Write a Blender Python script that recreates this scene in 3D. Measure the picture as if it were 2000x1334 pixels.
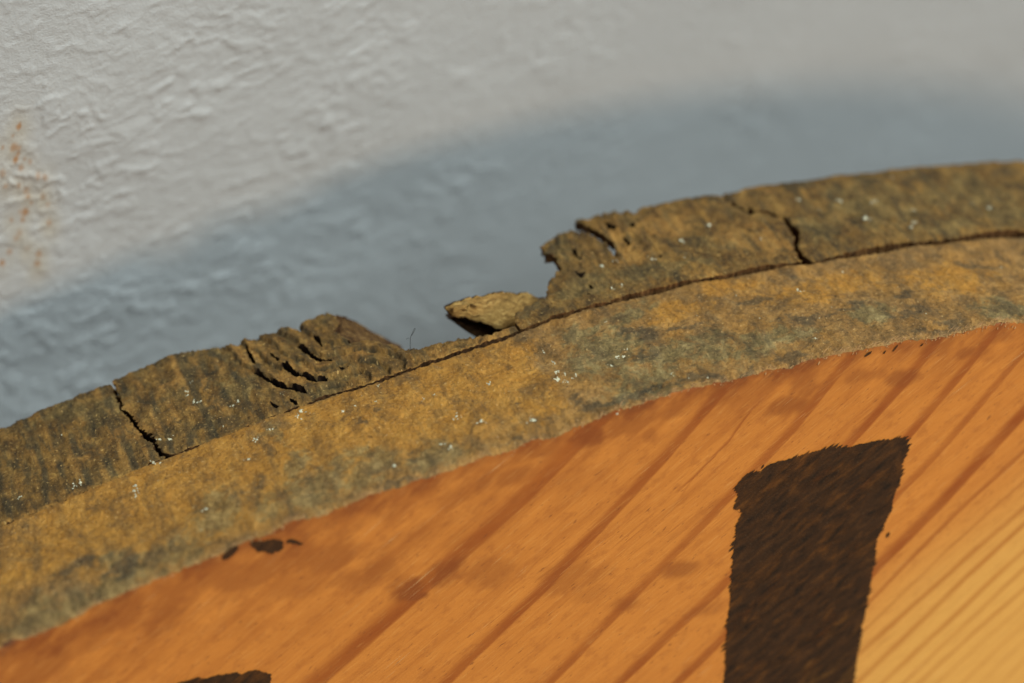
import bpy, math, random
import numpy as np
from mathutils import Matrix, Vector
from mathutils.geometry import delaunay_2d_cdt

for o in list(bpy.data.objects):
    bpy.data.objects.remove(o, do_unlink=True)
scene = bpy.context.scene
COL = scene.collection
rng = np.random.default_rng(7)
random.seed(7)

# ------------------------------------------------------------------ frame
# Everything is measured in centimetres in the frame of the disc (face in the XZ plane at y=0,
# axis along Y, top of the rim at z=0).  The disc leans back against a vertical wall.
LEAN = math.atan(0.357)
DISC_R = 40.695
TILT = Matrix.Rotation(-LEAN, 4, 'X')
SHIFT = Vector((0, 0, 0.79))
def to_world(p):
    return TILT @ (Vector(p) * 0.01) + SHIFT

# ------------------------------------------------------------------ camera
CAM_POS = (-14.857, -25.869, 18.226)
YAW, PITCH = math.radians(19.636), math.radians(31.796)
cam_data = bpy.data.cameras.new('camera')
cam = bpy.data.objects.new('camera', cam_data)
COL.objects.link(cam)
fwd = Vector((math.sin(YAW) * math.cos(PITCH), math.cos(YAW) * math.cos(PITCH), -math.sin(PITCH)))
rgt = Vector((math.cos(YAW), -math.sin(YAW), 0))
upv = rgt.cross(fwd)
rot = Matrix((rgt, upv, -fwd)).transposed().to_4x4()
cam.matrix_world = Matrix.Translation(to_world(CAM_POS)) @ TILT @ rot
cam_data.sensor_width = 36
cam_data.lens = 36 * 4690 / 2000
cam_data.clip_start = 0.01
cam_data.clip_end = 200
cam_data.dof.use_dof = True
cam_data.dof.focus_distance = 0.348
cam_data.dof.aperture_fstop = 9.0
cam_data.dof.aperture_blades = 0
scene.camera = cam
scene.render.resolution_x, scene.render.resolution_y = 1024, 683

# ------------------------------------------------------------------ light
# indoors: a warm lamp at the front right, a large cool fill added high above to lift the wall shadow, dim room light all round
LIGHT_DIR = (TILT.to_3x3() @ Vector((-0.46, 1.0, -0.18))).normalized()
def area(name, loc, target, sx, sy, watts, col):
    d = bpy.data.lights.new(name, 'AREA'); d.shape = 'RECTANGLE'; d.size = sx; d.size_y = sy; d.energy = watts; d.color = col
    o = bpy.data.objects.new(name, d); COL.objects.link(o); o.location = loc
    o.rotation_euler = (Vector(target) - Vector(loc)).to_track_quat('-Z', 'Y').to_euler()
    return o
TOP = to_world((-4, 3, 0))
area('warm_lamp', TOP - LIGHT_DIR * 2.4, TOP, .34, .34, 18.0, (1.0, 0.72, 0.46))
area('overhead_fill', TOP + Vector((.75, -.70, 2.05)), TOP, 1.7, .9, 70.0, (.79, .95, 1.0))  # added fill, no real source behind it
world = bpy.data.worlds.new('World')
scene.world = world
world.use_nodes = True
bg = world.node_tree.nodes['Background']
bg.inputs[0].default_value = (.80, .90, 1.0, 1)
bg.inputs[1].default_value = 0.22
scene.view_settings.view_transform = 'Standard'
scene.view_settings.look = 'None'
scene.view_settings.exposure = 0.0
scene.view_settings.gamma = 1.0
scene.view_settings.use_curve_mapping = False

# ------------------------------------------------------------------ measured outlines (cm; s = arc length along the rim, w = depth)
R = 40.695
T1 = 2.5
T2 = 2.417
POLY_FRONT = [-52.2664,-49.1458,-9.9055,0.0281,0.0091]
POLY_SEAM = [53.9777,-1.136,-6.1565,-0.3785,-0.0126]
POLY_REAR = [-7.6136,-2.9886,0.0714,0.0617]
THETA = (-0.3206,0.1285)
FRONT_EDGE = [(-13.047,0.097),(-12.719,0.002),(-12.36,-0.028),(-11.686,-0.012),(-11.245,-0.022),(-10.689,-0.023),(-10.362,-0.043),(-9.889,-0.071),(-9.581,-0.035),(-9.222,-0.078),(-8.832,-0.012),(-8.48,-0.09),(-8.101,-0.066),(-7.725,-0.055),(-7.359,-0.099),(-6.896,-0.117),(-6.443,-0.115),(-6.04,-0.105),(-5.662,-0.117),(-5.352,-0.082),(-4.993,-0.15),(-4.703,-0.093),(-4.417,-0.077),(-4.195,-0.002),(-3.925,-0.003),(-3.444,0.02),(-3.186,0.055),(-2.86,0.002),(-2.483,-0.001),(-2.168,-0.019),(-1.771,0.007),(-1.451,-0.04),(-1.171,-0.013),(-0.769,0.013),(-0.364,0.018),(0.047,-0.009),(0.461,-0.023),(0.879,-0.042),(1.297,-0.03),(1.714,0.013),(2.025,0.034),(2.365,-0.043)]
SEAML = [(-12.625,2.478),(-11.805,2.494),(-11.024,2.501),(-10.083,2.565),(-9.067,2.516),(-8.345,2.53),(-7.61,2.523),(-7.184,2.459),(-6.776,2.441),(-6.207,2.474),(-5.731,2.46),(-5.317,2.448),(-4.936,2.433),(-4.597,2.479),(-4.081,2.554),(-3.587,2.566),(-2.999,2.559),(-2.434,2.568),(-1.937,2.563),(-1.3,2.484),(-0.959,2.493),(-0.289,2.47),(0.075,2.443),(1.095,2.466),(1.992,2.483),(2.914,2.511),(3.848,2.521)]
SEAMU = [(-12.619,2.513),(-11.798,2.529),(-11.017,2.536),(-10.074,2.6),(-9.058,2.55),(-8.335,2.564),(-7.593,2.58),(-7.159,2.542),(-6.75,2.525),(-6.179,2.558),(-5.706,2.533),(-5.292,2.522),(-4.901,2.532),(-4.561,2.577),(-4.044,2.654),(-3.719,2.648),(-3.234,2.629),(-2.807,2.666),(-2.229,2.66),(-1.739,2.633),(-1.253,2.591),(-0.643,2.627),(-0.244,2.567)]
SEAMUD = [(0.136,2.569),(0.474,2.624),(0.843,2.663),(1.341,2.741),(1.951,2.747),(2.748,2.744),(3.137,2.781),(3.666,2.859),(3.987,2.762)]
A_REAR = [(-12.215,4.936),(-11.922,4.906),(-11.638,4.917),(-11.392,4.901),(-11.19,4.921),(-10.895,4.902),(-10.632,4.894),(-10.507,4.86),(-10.452,4.774)]
A_CRACK = [(-10.452,4.774),(-10.463,4.577),(-10.452,4.337),(-10.451,4.193),(-10.465,4.06),(-10.419,3.87),(-10.372,3.584),(-10.304,3.259),(-10.233,3.019),(-10.221,2.807),(-10.197,2.643),(-10.116,2.588)]
B_CRACK = [(-10.424,4.9),(-10.428,4.771),(-10.417,4.601),(-10.414,4.396),(-10.404,4.187),(-10.436,4.081),(-10.37,3.977),(-10.329,3.806),(-10.303,3.536),(-10.211,3.249),(-10.164,3.08),(-10.16,2.928),(-10.145,2.728),(-10.074,2.6)]
B_REAR = [(-10.424,4.9),(-10.368,4.963),(-10.226,4.931),(-9.89,4.951),(-9.406,4.899),(-9.312,4.876),(-9.022,4.717),(-8.883,4.679),(-8.796,4.694),(-8.66,4.585),(-8.504,4.552),(-8.396,4.583),(-8.024,4.497),(-7.937,4.514),(-7.703,4.524),(-7.627,4.444),(-7.528,4.245),(-7.519,4.418),(-7.42,4.474),(-7.188,4.535),(-7.047,4.506),(-6.945,4.35)]
B_RIGHT = [(-6.945,4.35),(-6.964,4.151),(-7.087,3.991),(-7.001,3.788),(-6.933,3.584),(-6.758,3.518),(-6.575,3.376),(-6.517,3.252),(-6.401,3.21),(-6.347,3.076),(-6.203,2.973),(-6.091,2.92),(-5.918,2.86),(-5.74,2.812),(-5.464,2.767),(-5.16,2.62),(-5.027,2.632),(-4.781,2.684),(-4.642,2.666)]
C_LEFT = [(-4.619,2.727),(-4.547,2.926),(-4.337,3.051),(-4.14,3.096),(-3.965,3.125),(-3.919,3.269),(-3.814,3.462),(-3.659,3.631),(-3.505,3.773),(-3.471,3.994),(-3.459,4.116),(-3.546,4.29),(-3.566,4.463),(-3.482,4.551),(-3.199,4.671),(-2.958,4.718),(-2.854,4.633),(-2.782,4.466),(-2.689,4.224),(-2.617,4.059),(-2.636,3.777),(-2.589,3.706),(-2.535,3.923),(-2.513,4.108),(-2.582,4.321),(-2.676,4.648),(-2.785,4.901),(-2.785,5.036),(-2.684,5.073),(-2.579,4.988),(-2.435,5.091),(-2.186,5.061),(-1.994,4.975),(-1.937,4.813),(-1.866,4.731),(-1.766,4.892),(-1.534,4.946),(-1.098,4.939),(-0.846,4.909),(-0.459,4.781),(-0.397,4.741)]
C_RIGHT = [(-0.397,4.741),(-0.357,4.453),(-0.274,4.204),(-0.191,4.075),(-0.074,4.102),(0.082,4.016),(0.118,3.904),(0.229,3.819),(0.19,3.566),(0.164,3.232),(0.062,3.07),(-0.02,2.841),(-0.065,2.618),(-0.058,2.489)]
D_LEFT = [(-0.335,4.822),(-0.267,4.456),(-0.187,4.241),(-0.094,4.328),(-0.05,4.211),(0.142,4.148),(0.195,4.013),(0.338,3.901),(0.327,3.672),(0.335,3.39),(0.235,3.161),(0.133,3.0),(0.075,2.731),(0.136,2.569)]
D_REAR = [(-0.308,4.882),(-0.074,4.887),(0.044,4.951),(0.173,4.96),(0.286,5.01),(0.571,4.885),(0.947,4.913),(1.566,4.869),(2.326,4.906),(3.089,4.923),(3.847,4.907),(4.628,4.905),(5.246,4.943)]
SLITS_B = [[(-8.443,3.696),(-8.365,3.624),(-8.332,3.48),(-8.225,3.316),(-8.189,3.216),(-8.125,3.16),(-8.095,3.043),(-8.021,2.967),(-7.9,2.833),(-7.882,2.757),(-7.949,2.773),(-8.063,2.93),(-8.175,3.098),(-8.263,3.24),(-8.348,3.397),(-8.374,3.536)],[(-8.015,3.604),(-7.958,3.519),(-7.906,3.362),(-7.839,3.205),(-7.756,3.104),(-7.654,2.962),(-7.588,2.968),(-7.518,2.909),(-7.535,2.85),(-7.664,2.929),(-7.759,3.041),(-7.862,3.183),(-7.945,3.339),(-8.012,3.5)],[(-7.691,3.938),(-7.607,3.836),(-7.542,3.666),(-7.48,3.493),(-7.399,3.384),(-7.336,3.218),(-7.415,3.331),(-7.509,3.449),(-7.571,3.569),(-7.629,3.758)],[(-7.273,3.106),(-7.233,3.081),(-7.214,3.012),(-7.146,2.998),(-7.124,3.004),(-7.155,2.927),(-7.231,2.929),(-7.263,3.007)],[(-7.382,4.017),(-7.336,3.869),(-7.359,3.737),(-7.373,3.826),(-7.407,3.959)],[(-8.375,4.421),(-8.372,4.16),(-8.359,4.102),(-8.37,3.877),(-8.398,3.905),(-8.398,4.084),(-8.402,4.262)],[(-8.098,4.0),(-8.065,3.92),(-8.02,3.746),(-8.046,3.711),(-8.065,3.828),(-8.103,3.923)],[(-8.144,2.761),(-8.082,2.646),(-8.07,2.565),(-8.11,2.602),(-8.146,2.696)],[(-8.413,2.821),(-8.334,2.697),(-8.371,2.678),(-8.414,2.761)]]
SLITS_C = [[(-2.395,4.75),(-2.368,4.687),(-2.337,4.572),(-2.291,4.385),(-2.379,4.359),(-2.423,4.462),(-2.411,4.623)],[(-3.152,4.188),(-3.133,4.107),(-3.139,3.828),(-3.174,3.87),(-3.178,4.033)],[(-2.322,4.125),(-2.304,4.025),(-2.294,3.916),(-2.35,3.857),(-2.346,3.992)],[(-3.348,3.526),(-3.209,3.488),(-3.303,3.365),(-3.348,3.419)],[(-3.278,3.126),(-3.259,2.977),(-3.3,3.016)],[(-2.051,4.51),(-2.005,4.432),(-2.061,4.38)],[(-2.029,3.42),(-1.98,3.414),(-2.028,3.34)],[(-3.385,2.917),(-3.36,2.88),(-3.406,2.855)]]
FRACTURE = [(-6.759,4.917,-0.962),(-6.646,4.917,-1.004),(-6.485,4.917,-1.11),(-6.308,4.917,-1.249),(-6.162,4.917,-1.382),(-6.0,4.917,-1.528),(-5.836,4.917,-1.666),(-5.721,4.917,-1.766)]
SPLINTER_TOP = [(-5.452,3.45,-0.245),(-5.265,3.477,-0.212),(-5.062,3.505,-0.194),(-4.858,3.532,-0.226),(-4.734,3.559,-0.239),(-4.618,3.586,-0.233),(-4.387,3.614,-0.294),(-4.196,3.641,-0.378),(-4.12,3.668,-0.368),(-3.994,3.695,-0.467),(-3.8,3.723,-0.581),(-3.706,3.75,-0.624)]
SPLINTER_LIP = [(-5.455,3.42,-0.285),(-5.361,3.393,-0.387),(-5.209,3.365,-0.433),(-5.169,3.338,-0.404),(-5.066,3.311,-0.49),(-4.945,3.284,-0.508),(-4.857,3.256,-0.546),(-4.671,3.229,-0.668),(-4.583,3.202,-0.652),(-4.462,3.175,-0.634),(-4.373,3.147,-0.547),(-4.302,3.12,-0.402)]
UNDER_TOP = [(-5.269,3.75,-0.622),(-5.114,3.75,-0.613),(-4.95,3.75,-0.683),(-4.786,3.75,-0.735),(-4.621,3.75,-0.823),(-4.456,3.75,-0.912),(-4.289,3.75,-0.928)]
UNDER_LIP = [(-5.334,3.55,-0.509),(-5.246,3.55,-0.626),(-5.101,3.55,-0.774),(-4.938,3.55,-0.92),(-4.807,3.55,-1.008),(-4.609,3.55,-1.095),(-4.444,3.55,-1.167)]
HAIR = [(-6.169,2.95,-0.526),(-6.165,2.95,-0.349),(-6.145,2.95,-0.301),(-6.092,2.95,-0.188),(-6.079,2.95,-0.182),(-6.093,2.95,-0.241),(-6.139,2.95,-0.311),(-6.165,2.95,-0.341),(-6.254,2.95,-0.363)]
TONES = [('o',-11.577,1.98,1.125,0.632),('o',-12.351,1.494,0.825,0.632),('o',-9.114,1.677,0.6,0.517),('o',-7.86,1.727,0.6,0.46),('o',-5.889,1.53,1.125,0.575),('o',-6.778,1.447,0.675,0.46),('o',-4.962,1.915,0.375,0.402),('o',-0.157,1.681,1.125,0.368),('o',-2.122,1.937,0.675,0.287),('o',1.853,1.41,0.825,0.437),('o',-1.404,2.252,0.45,0.287),('o',-5.13,0.596,0.45,0.46),('g',-11.586,0.116,1.125,0.46),('g',-12.6,0.168,0.6,0.46),('g',-10.567,0.392,0.6,0.402),('g',-11.332,0.793,0.24,0.184),('g',-8.631,2.175,0.165,0.287),('g',-8.496,1.261,0.188,0.402),('g',-8.603,0.476,0.75,0.46),('g',-7.744,0.572,0.6,0.402),('g',-3.663,1.344,0.713,0.632),('g',-3.422,0.57,0.6,0.46),('g',-3.846,2.109,0.45,0.207),('g',-1.47,0.652,0.825,0.345),('g',-2.673,0.84,0.9,0.46),('g',2.186,0.443,0.45,0.345),('g',0.256,0.818,0.45,0.287),('g',-9.714,0.827,0.45,0.46),('g',-6.689,0.31,0.675,0.287),('g',-2.996,2.202,0.45,0.23),('d',-4.138,0.347,0.45,0.103),('d',-3.694,0.29,0.45,0.103),('d',-2.372,0.074,0.675,0.115),('d',-1.27,0.047,0.45,0.103),('d',-5.446,0.156,0.375,0.081),('d',1.073,0.137,0.375,0.092),('d',-7.234,0.031,0.375,0.081),('d',0.905,0.609,0.375,0.161),('d',0.038,1.051,0.337,0.115),('d',0.939,1.159,0.263,0.103),('d',-0.654,0.997,0.375,0.115),('d',-7.24,1.713,0.105,0.103),('d',-7.019,0.579,0.165,0.161),('d',-5.201,0.678,0.06,0.092),('d',-11.217,0.466,0.3,0.207),('d',-11.735,0.823,0.45,0.161),('d',-9.119,1.078,0.225,0.138),('d',-3.067,1.628,0.3,0.184),('d',-0.278,2.134,0.225,0.115),('d',2.458,1.701,0.3,0.115),('d',-1.165,1.674,0.3,0.115),('d',-2.477,1.489,0.225,0.092),('d',-3.161,1.011,0.225,0.138),('d',-4.532,0.535,0.188,0.115),('g',-10.696,4.3,0.375,0.345),('g',-11.275,4.663,0.525,0.345),('g',-8.774,4.31,0.165,0.253),('g',-8.77,3.801,0.105,0.253),('g',-8.576,3.387,0.263,0.287),('g',-7.708,3.6,0.09,0.115),('g',-7.581,2.67,0.3,0.161),('g',-6.778,2.938,0.15,0.081),('g',-7.772,4.226,0.105,0.161),('g',-7.16,4.351,0.09,0.161),('d',-9.332,4.698,0.075,0.161),('d',-9.322,4.18,0.075,0.23),('d',-9.286,3.684,0.075,0.23),('d',-9.238,3.371,0.075,0.161),('d',-9.083,4.159,0.06,0.207),('d',-9.054,3.709,0.068,0.207),('d',-9.045,3.282,0.09,0.161),('d',-8.827,4.419,0.105,0.184),('d',-7.84,4.42,0.09,0.207),('d',-11.848,4.232,0.075,0.253),('d',-12.152,3.891,0.075,0.23),('d',-11.197,3.464,0.068,0.253),('d',-10.621,3.192,0.068,0.23),('d',-12.009,3.36,0.075,0.184),('d',-9.798,3.309,0.068,0.23),('d',-9.957,3.981,0.068,0.23),('d',-9.285,2.824,0.375,0.161),('o',-9.172,3.719,0.068,0.184),('o',-9.113,3.328,0.06,0.161),('o',-9.586,4.005,0.105,0.23),('o',-9.983,3.368,0.135,0.161),('o',-7.983,3.208,0.45,0.287),('o',-7.557,3.288,0.3,0.207),('o',-8.36,4.175,0.225,0.23),('o',-11.266,3.514,0.165,0.345),('o',-10.498,3.382,0.225,0.287),('o',-10.197,3.309,0.105,0.161),('o',-5.915,2.628,0.45,0.115),('o',-5.053,2.559,0.375,0.092),('o',-6.924,3.245,0.375,0.161),('g',-3.316,3.052,0.45,0.345),('g',-2.461,3.107,0.6,0.299),('g',-3.319,4.239,0.195,0.345),('g',-1.768,2.958,0.6,0.161),('g',-1.216,3.449,0.375,0.287),('g',-3.666,3.0,0.45,0.161),('d',-1.273,4.941,0.45,0.092),('d',-0.581,4.706,0.3,0.092),('d',-3.446,4.466,0.105,0.161),('d',-2.676,4.916,0.15,0.092),('d',-4.242,3.0,0.225,0.115),('d',-2.209,5.003,0.3,0.092),('o',-2.407,4.289,0.3,0.345),('o',-1.637,4.279,0.45,0.345),('o',-0.713,3.419,0.375,0.345),('o',-2.412,3.64,0.225,0.23),('o',-0.266,3.26,0.3,0.46),('g',1.783,3.828,1.05,0.69),('g',3.648,3.841,0.9,0.69),('g',0.628,3.302,0.45,0.46),('g',3.838,3.162,0.45,0.46),('g',2.716,2.99,0.6,0.287),('d',0.912,4.645,0.3,0.207),('d',1.21,4.137,0.188,0.253),('d',2.123,4.688,0.225,0.161),('d',2.976,4.527,0.3,0.161),('d',4.602,4.511,0.3,0.161),('o',1.153,3.65,0.225,0.115),('o',1.06,3.101,0.105,0.092),('o',2.317,3.799,0.225,0.115),('o',0.28,4.838,0.225,0.115),('o',3.128,3.578,0.225,0.115)]
FLECKS = [(-8.082,2.396,0.062),(-8.146,2.311,0.0434),(-8.831,2.102,0.0496),(-6.908,2.323,0.0248),(-6.409,1.665,0.0248),(-6.258,1.67,0.0248),(-7.541,2.036,0.031),(-7.345,2.035,0.0248),(-5.861,0.736,0.0496),(-5.203,0.379,0.0496),(-6.133,1.022,0.0434),(-6.431,0.418,0.0372),(-6.531,0.532,0.0372),(-7.255,0.435,0.031),(-9.869,1.022,0.0434),(-4.495,1.84,0.0248),(-4.451,1.509,0.0248),(-4.56,1.097,0.0496),(-4.522,1.26,0.0434),(-4.42,1.175,0.0372),(-5.478,1.468,0.031),(-9.06,1.763,0.0372),(-4.452,0.966,0.031),(-4.294,1.049,0.031),(-4.365,1.031,0.0248),(-3.603,1.195,0.0372),(-3.524,1.154,0.0372),(-3.758,1.046,0.031),(-3.403,1.296,0.0248),(-4.457,1.556,0.031),(-3.404,2.119,0.0186),(-3.061,0.47,0.0248),(-2.878,0.251,0.0186),(-2.645,0.136,0.0186),(-0.451,1.806,0.031),(-0.441,1.738,0.031),(-0.83,0.426,0.0248),(1.327,4.005,0.0434),(1.816,3.804,0.0372),(2.328,3.45,0.0372),(2.167,3.089,0.0372),(2.049,2.951,0.031),(3.657,3.345,0.0372),(-9.479,3.817,0.0372),(-9.483,3.735,0.0372),(-9.434,3.546,0.0372),(-9.383,3.497,0.0434),(-9.332,4.014,0.0248),(-10.657,2.162,0.0434),(-10.701,2.032,0.0496),(-10.711,1.879,0.0434),(-10.103,2.97,0.031),(-9.962,2.9,0.0434),(-11.37,2.7,0.0372),(-11.471,2.702,0.0372),(-12.238,2.949,0.0372),(-8.932,3.108,0.0372),(-8.832,3.153,0.031),(-10.219,2.484,0.031),(-10.308,2.505,0.031),(-8.602,2.253,0.031),(1.464,3.374,0.0558),(0.699,4.195,0.0434),(-4.173,0.064,0.0434),(-4.506,1.01,0.0248),(-7.043,1.967,0.0248),(-8.206,2.934,0.0248),(-2.92,3.529,0.0372),(-2.671,3.521,0.031),(-2.161,3.367,0.0372),(-1.55,3.667,0.0434),(-0.966,3.924,0.0496),(-3.029,2.834,0.0248),(-2.849,2.87,0.0248)]
GRAIN = [([(-9.264,1.924),(-6.863,1.957),(-5.224,2.058),(-3.784,2.235)],0.2728,0.75),([(-7.69,0.335),(-5.959,0.543),(-4.573,0.798),(-3.403,0.972),(-2.046,1.263)],0.1736,0.8),([(-3.279,0.297),(-2.56,0.399),(-2.022,0.597)],0.0434,0.7),([(-3.88,0.077),(-3.279,0.297)],0.031,0.3),([(-6.92,-0.982),(-4.589,-0.645),(-3.046,-0.422),(-1.735,-0.187),(-0.809,0.071)],0.1612,0.65),([(-6.177,-1.954),(-4.243,-1.761),(-1.229,-1.124),(0.015,-0.875),(0.676,-0.681)],0.1674,0.75),([(-5.588,-2.698),(-4.77,-2.612),(-0.525,-1.794),(1.343,-1.286)],0.1488,0.75),([(-3.537,-3.221),(-1.246,-2.596),(-0.39,-2.442),(1.548,-1.966)],0.124,0.6),([(-4.028,-4.004),(-2.195,-3.532),(-0.76,-3.307),(1.045,-2.938)],0.1984,0.85),([(-4.25,-4.359),(-2.701,-4.018),(-0.678,-3.692),(0.694,-3.577)],0.0868,0.62),([(-2.67,-4.394),(-0.379,-4.147),(0.409,-4.098)],0.0496,0.4),([(-2.817,-4.727),(0.0,-4.564)],0.093,0.55),([(-3.416,-5.204),(-0.034,-4.849)],0.0992,0.62),([(-3.29,-5.606),(-0.307,-5.348)],0.093,0.6),([(-2.95,-5.921),(-0.484,-5.67)],0.0744,0.5),([(-2.756,-6.166),(-0.678,-6.023)],0.0682,0.55),([(-2.582,-6.468),(-0.833,-6.306)],0.0558,0.4),([(-2.303,-6.854),(-1.042,-6.686)],0.0558,0.35),([(-1.834,-7.447),(-1.367,-7.338)],0.0558,0.25),([(-2.098,-7.114),(-1.181,-6.998)],0.0496,0.2),([(-6.095,0.919),(-5.202,1.092)],0.031,0.3),([(-6.675,0.918),(-5.699,1.068)],0.031,0.2),([(-3.636,-1.333),(-1.087,-0.857)],0.031,0.2)]
STAINS = [(-12.492,-2.413,0.858,0.39,0.5),(-11.132,-1.99,1.014,0.468,0.55),(-9.483,-1.72,1.014,0.351,0.5),(-8.323,-1.708,0.78,0.351,0.5),(-7.9,-2.215,0.624,0.312,0.5),(-8.927,-2.128,0.78,0.312,0.35),(-9.829,-1.545,0.468,0.312,0.5),(-10.554,-1.792,0.624,0.39,0.5),(-7.236,-2.566,0.351,0.234,0.8),(-7.088,-2.741,0.195,0.07,0.8),(-6.626,-2.452,0.312,0.273,0.7),(-6.014,-2.608,0.39,0.273,0.4),(-4.761,-3.022,0.624,0.312,0.35),(-6.607,-1.212,0.546,0.234,0.4),(-5.551,-1.028,0.468,0.234,0.5),(-4.564,-0.563,0.39,0.234,0.8),(-5.173,-0.682,0.312,0.156,0.5),(-3.87,-0.547,0.624,0.234,0.5),(-3.094,-0.461,0.546,0.234,0.5),(-2.553,-0.234,0.39,0.312,0.5),(-1.991,-0.356,0.468,0.312,0.4),(-1.099,-0.462,0.468,0.312,0.55),(-1.404,-0.747,0.39,0.195,0.6),(-0.944,-0.365,0.312,0.234,0.5),(-0.115,-0.499,0.468,0.195,0.5),(0.397,-0.653,0.312,0.195,0.6),(0.945,-0.284,0.39,0.195,0.5),(1.471,-0.483,0.234,0.14,0.6),(1.732,-0.538,0.39,0.195,0.5),(2.048,-0.338,0.312,0.195,0.5),(-3.551,-0.793,0.156,0.195,0.4),(-3.863,-3.726,0.234,0.156,0.4),(-2.98,-3.291,0.273,0.14,0.5),(-2.527,-4.174,0.312,0.156,0.4),(-4.356,-3.408,0.39,0.195,0.25),(-12.8,-2.717,0.624,0.468,0.5),(-11.648,-2.291,0.78,0.312,0.4)]
STROKE = [(-2.172,-2.023),(-2.097,-1.914),(-2.02,-1.823),(-1.923,-1.818),(-1.791,-1.84),(-1.698,-1.753),(-1.618,-1.726),(-1.503,-1.726),(-1.339,-1.718),(-1.175,-1.702),(-1.011,-1.685),(-0.846,-1.678),(-0.68,-1.68),(-0.511,-1.709),(-0.342,-1.739),(-0.211,-1.705),(-0.109,-1.719),(0.025,-1.714),(0.195,-1.734),(0.333,-1.756),(0.485,-1.76),(0.561,-1.836),(0.622,-1.942),(0.602,-2.085),(0.55,-2.259),(0.542,-2.443),(0.518,-2.644),(0.473,-2.803),(0.454,-3.064),(0.368,-3.253),(0.297,-3.427),(0.244,-3.607),(0.238,-3.741),(0.236,-3.916),(0.218,-4.303),(0.163,-4.685),(0.144,-5.081),(0.112,-5.528),(0.106,-5.885),(0.072,-6.332),(-0.004,-8.083),(-0.11,-10.304),(-2.091,-9.656),(-2.094,-7.454),(-2.147,-5.709),(-2.153,-5.263),(-2.148,-4.372),(-2.14,-3.889),(-2.125,-3.224),(-2.101,-3.041),(-2.088,-2.67),(-2.032,-2.498),(-2.118,-2.431),(-2.065,-2.49),(-2.178,-2.37),(-2.143,-2.268),(-2.093,-2.143)]
LOWER_STROKE = [(-10.565,-3.344),(-10.42,-3.339),(-10.273,-3.316),(-10.168,-3.382),(-10.057,-3.358),(-9.913,-3.38),(-9.766,-3.384),(-9.66,-3.442),(-9.547,-3.408),(-9.437,-3.42),(-9.331,-3.496),(-9.238,-3.568),(-9.261,-3.711),(-9.365,-4.779),(-9.748,-6.136),(-11.441,-5.604),(-11.109,-4.265)]
SMEARS = [[(-9.787,-1.339),(-9.741,-1.282),(-9.652,-1.226),(-9.58,-1.21),(-9.555,-1.268),(-9.632,-1.352),(-9.72,-1.408),(-9.776,-1.393)],[(-9.395,-1.213),(-9.31,-1.209),(-9.204,-1.235),(-9.061,-1.245),(-8.942,-1.3),(-8.949,-1.429),(-8.994,-1.461),(-9.05,-1.429),(-9.088,-1.48),(-9.149,-1.404),(-9.206,-1.399),(-9.277,-1.39),(-9.316,-1.328),(-9.357,-1.283)],[(-8.884,-1.297),(-8.799,-1.31),(-8.715,-1.374),(-8.66,-1.423),(-8.717,-1.417),(-8.815,-1.358),(-8.886,-1.332)],[(0.41,-3.532),(0.432,-3.48),(0.475,-3.481),(0.463,-3.536),(0.432,-3.576)],[(-1.779,-1.77),(-1.757,-1.721),(-1.733,-1.708),(-1.739,-1.752),(-1.77,-1.782)],[(-0.251,-0.164),(-0.198,-0.114),(-0.133,-0.102),(-0.146,-0.143),(-0.225,-0.178)],[(0.054,-0.176),(0.084,-0.139),(0.101,-0.142),(0.08,-0.19)],[(0.202,-0.172),(0.245,-0.103),(0.284,-0.076),(0.28,-0.119),(0.228,-0.186)],[(0.65,-0.179),(0.681,-0.15),(0.705,-0.147),(0.684,-0.186)]]
RUST = [(-11.063,7.117,1.82),(-10.96,7.084,1.973),(-11.067,7.198,1.592),(-10.996,7.225,1.558),(-11.002,7.268,1.433),(-11.048,7.294,1.332),(-10.976,7.379,1.137),(-10.904,7.338,1.294),(-10.819,7.389,1.202),(-11.233,7.147,1.636),(-11.268,7.32,1.13),(-11.235,7.427,0.849),(-10.71,7.529,0.874),(-10.606,7.575,0.806),(-11.026,7.493,0.788),(-10.902,7.577,0.625),(-10.884,7.631,0.487),(-10.833,7.699,0.325),(-10.648,7.718,0.381),(-10.564,7.81,0.174),(-11.022,7.707,0.192),(-10.94,7.734,0.163),(-10.989,7.778,0.012),(-11.176,7.714,0.08),(-10.563,7.955,-0.233),(-11.123,7.874,-0.335),(-11.06,7.855,-0.245),(-10.951,8.011,-0.617),(-11.236,7.941,-0.591),(-10.765,8.128,-0.838),(-10.799,8.192,-1.036),(-11.372,7.981,-0.783)]
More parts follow.
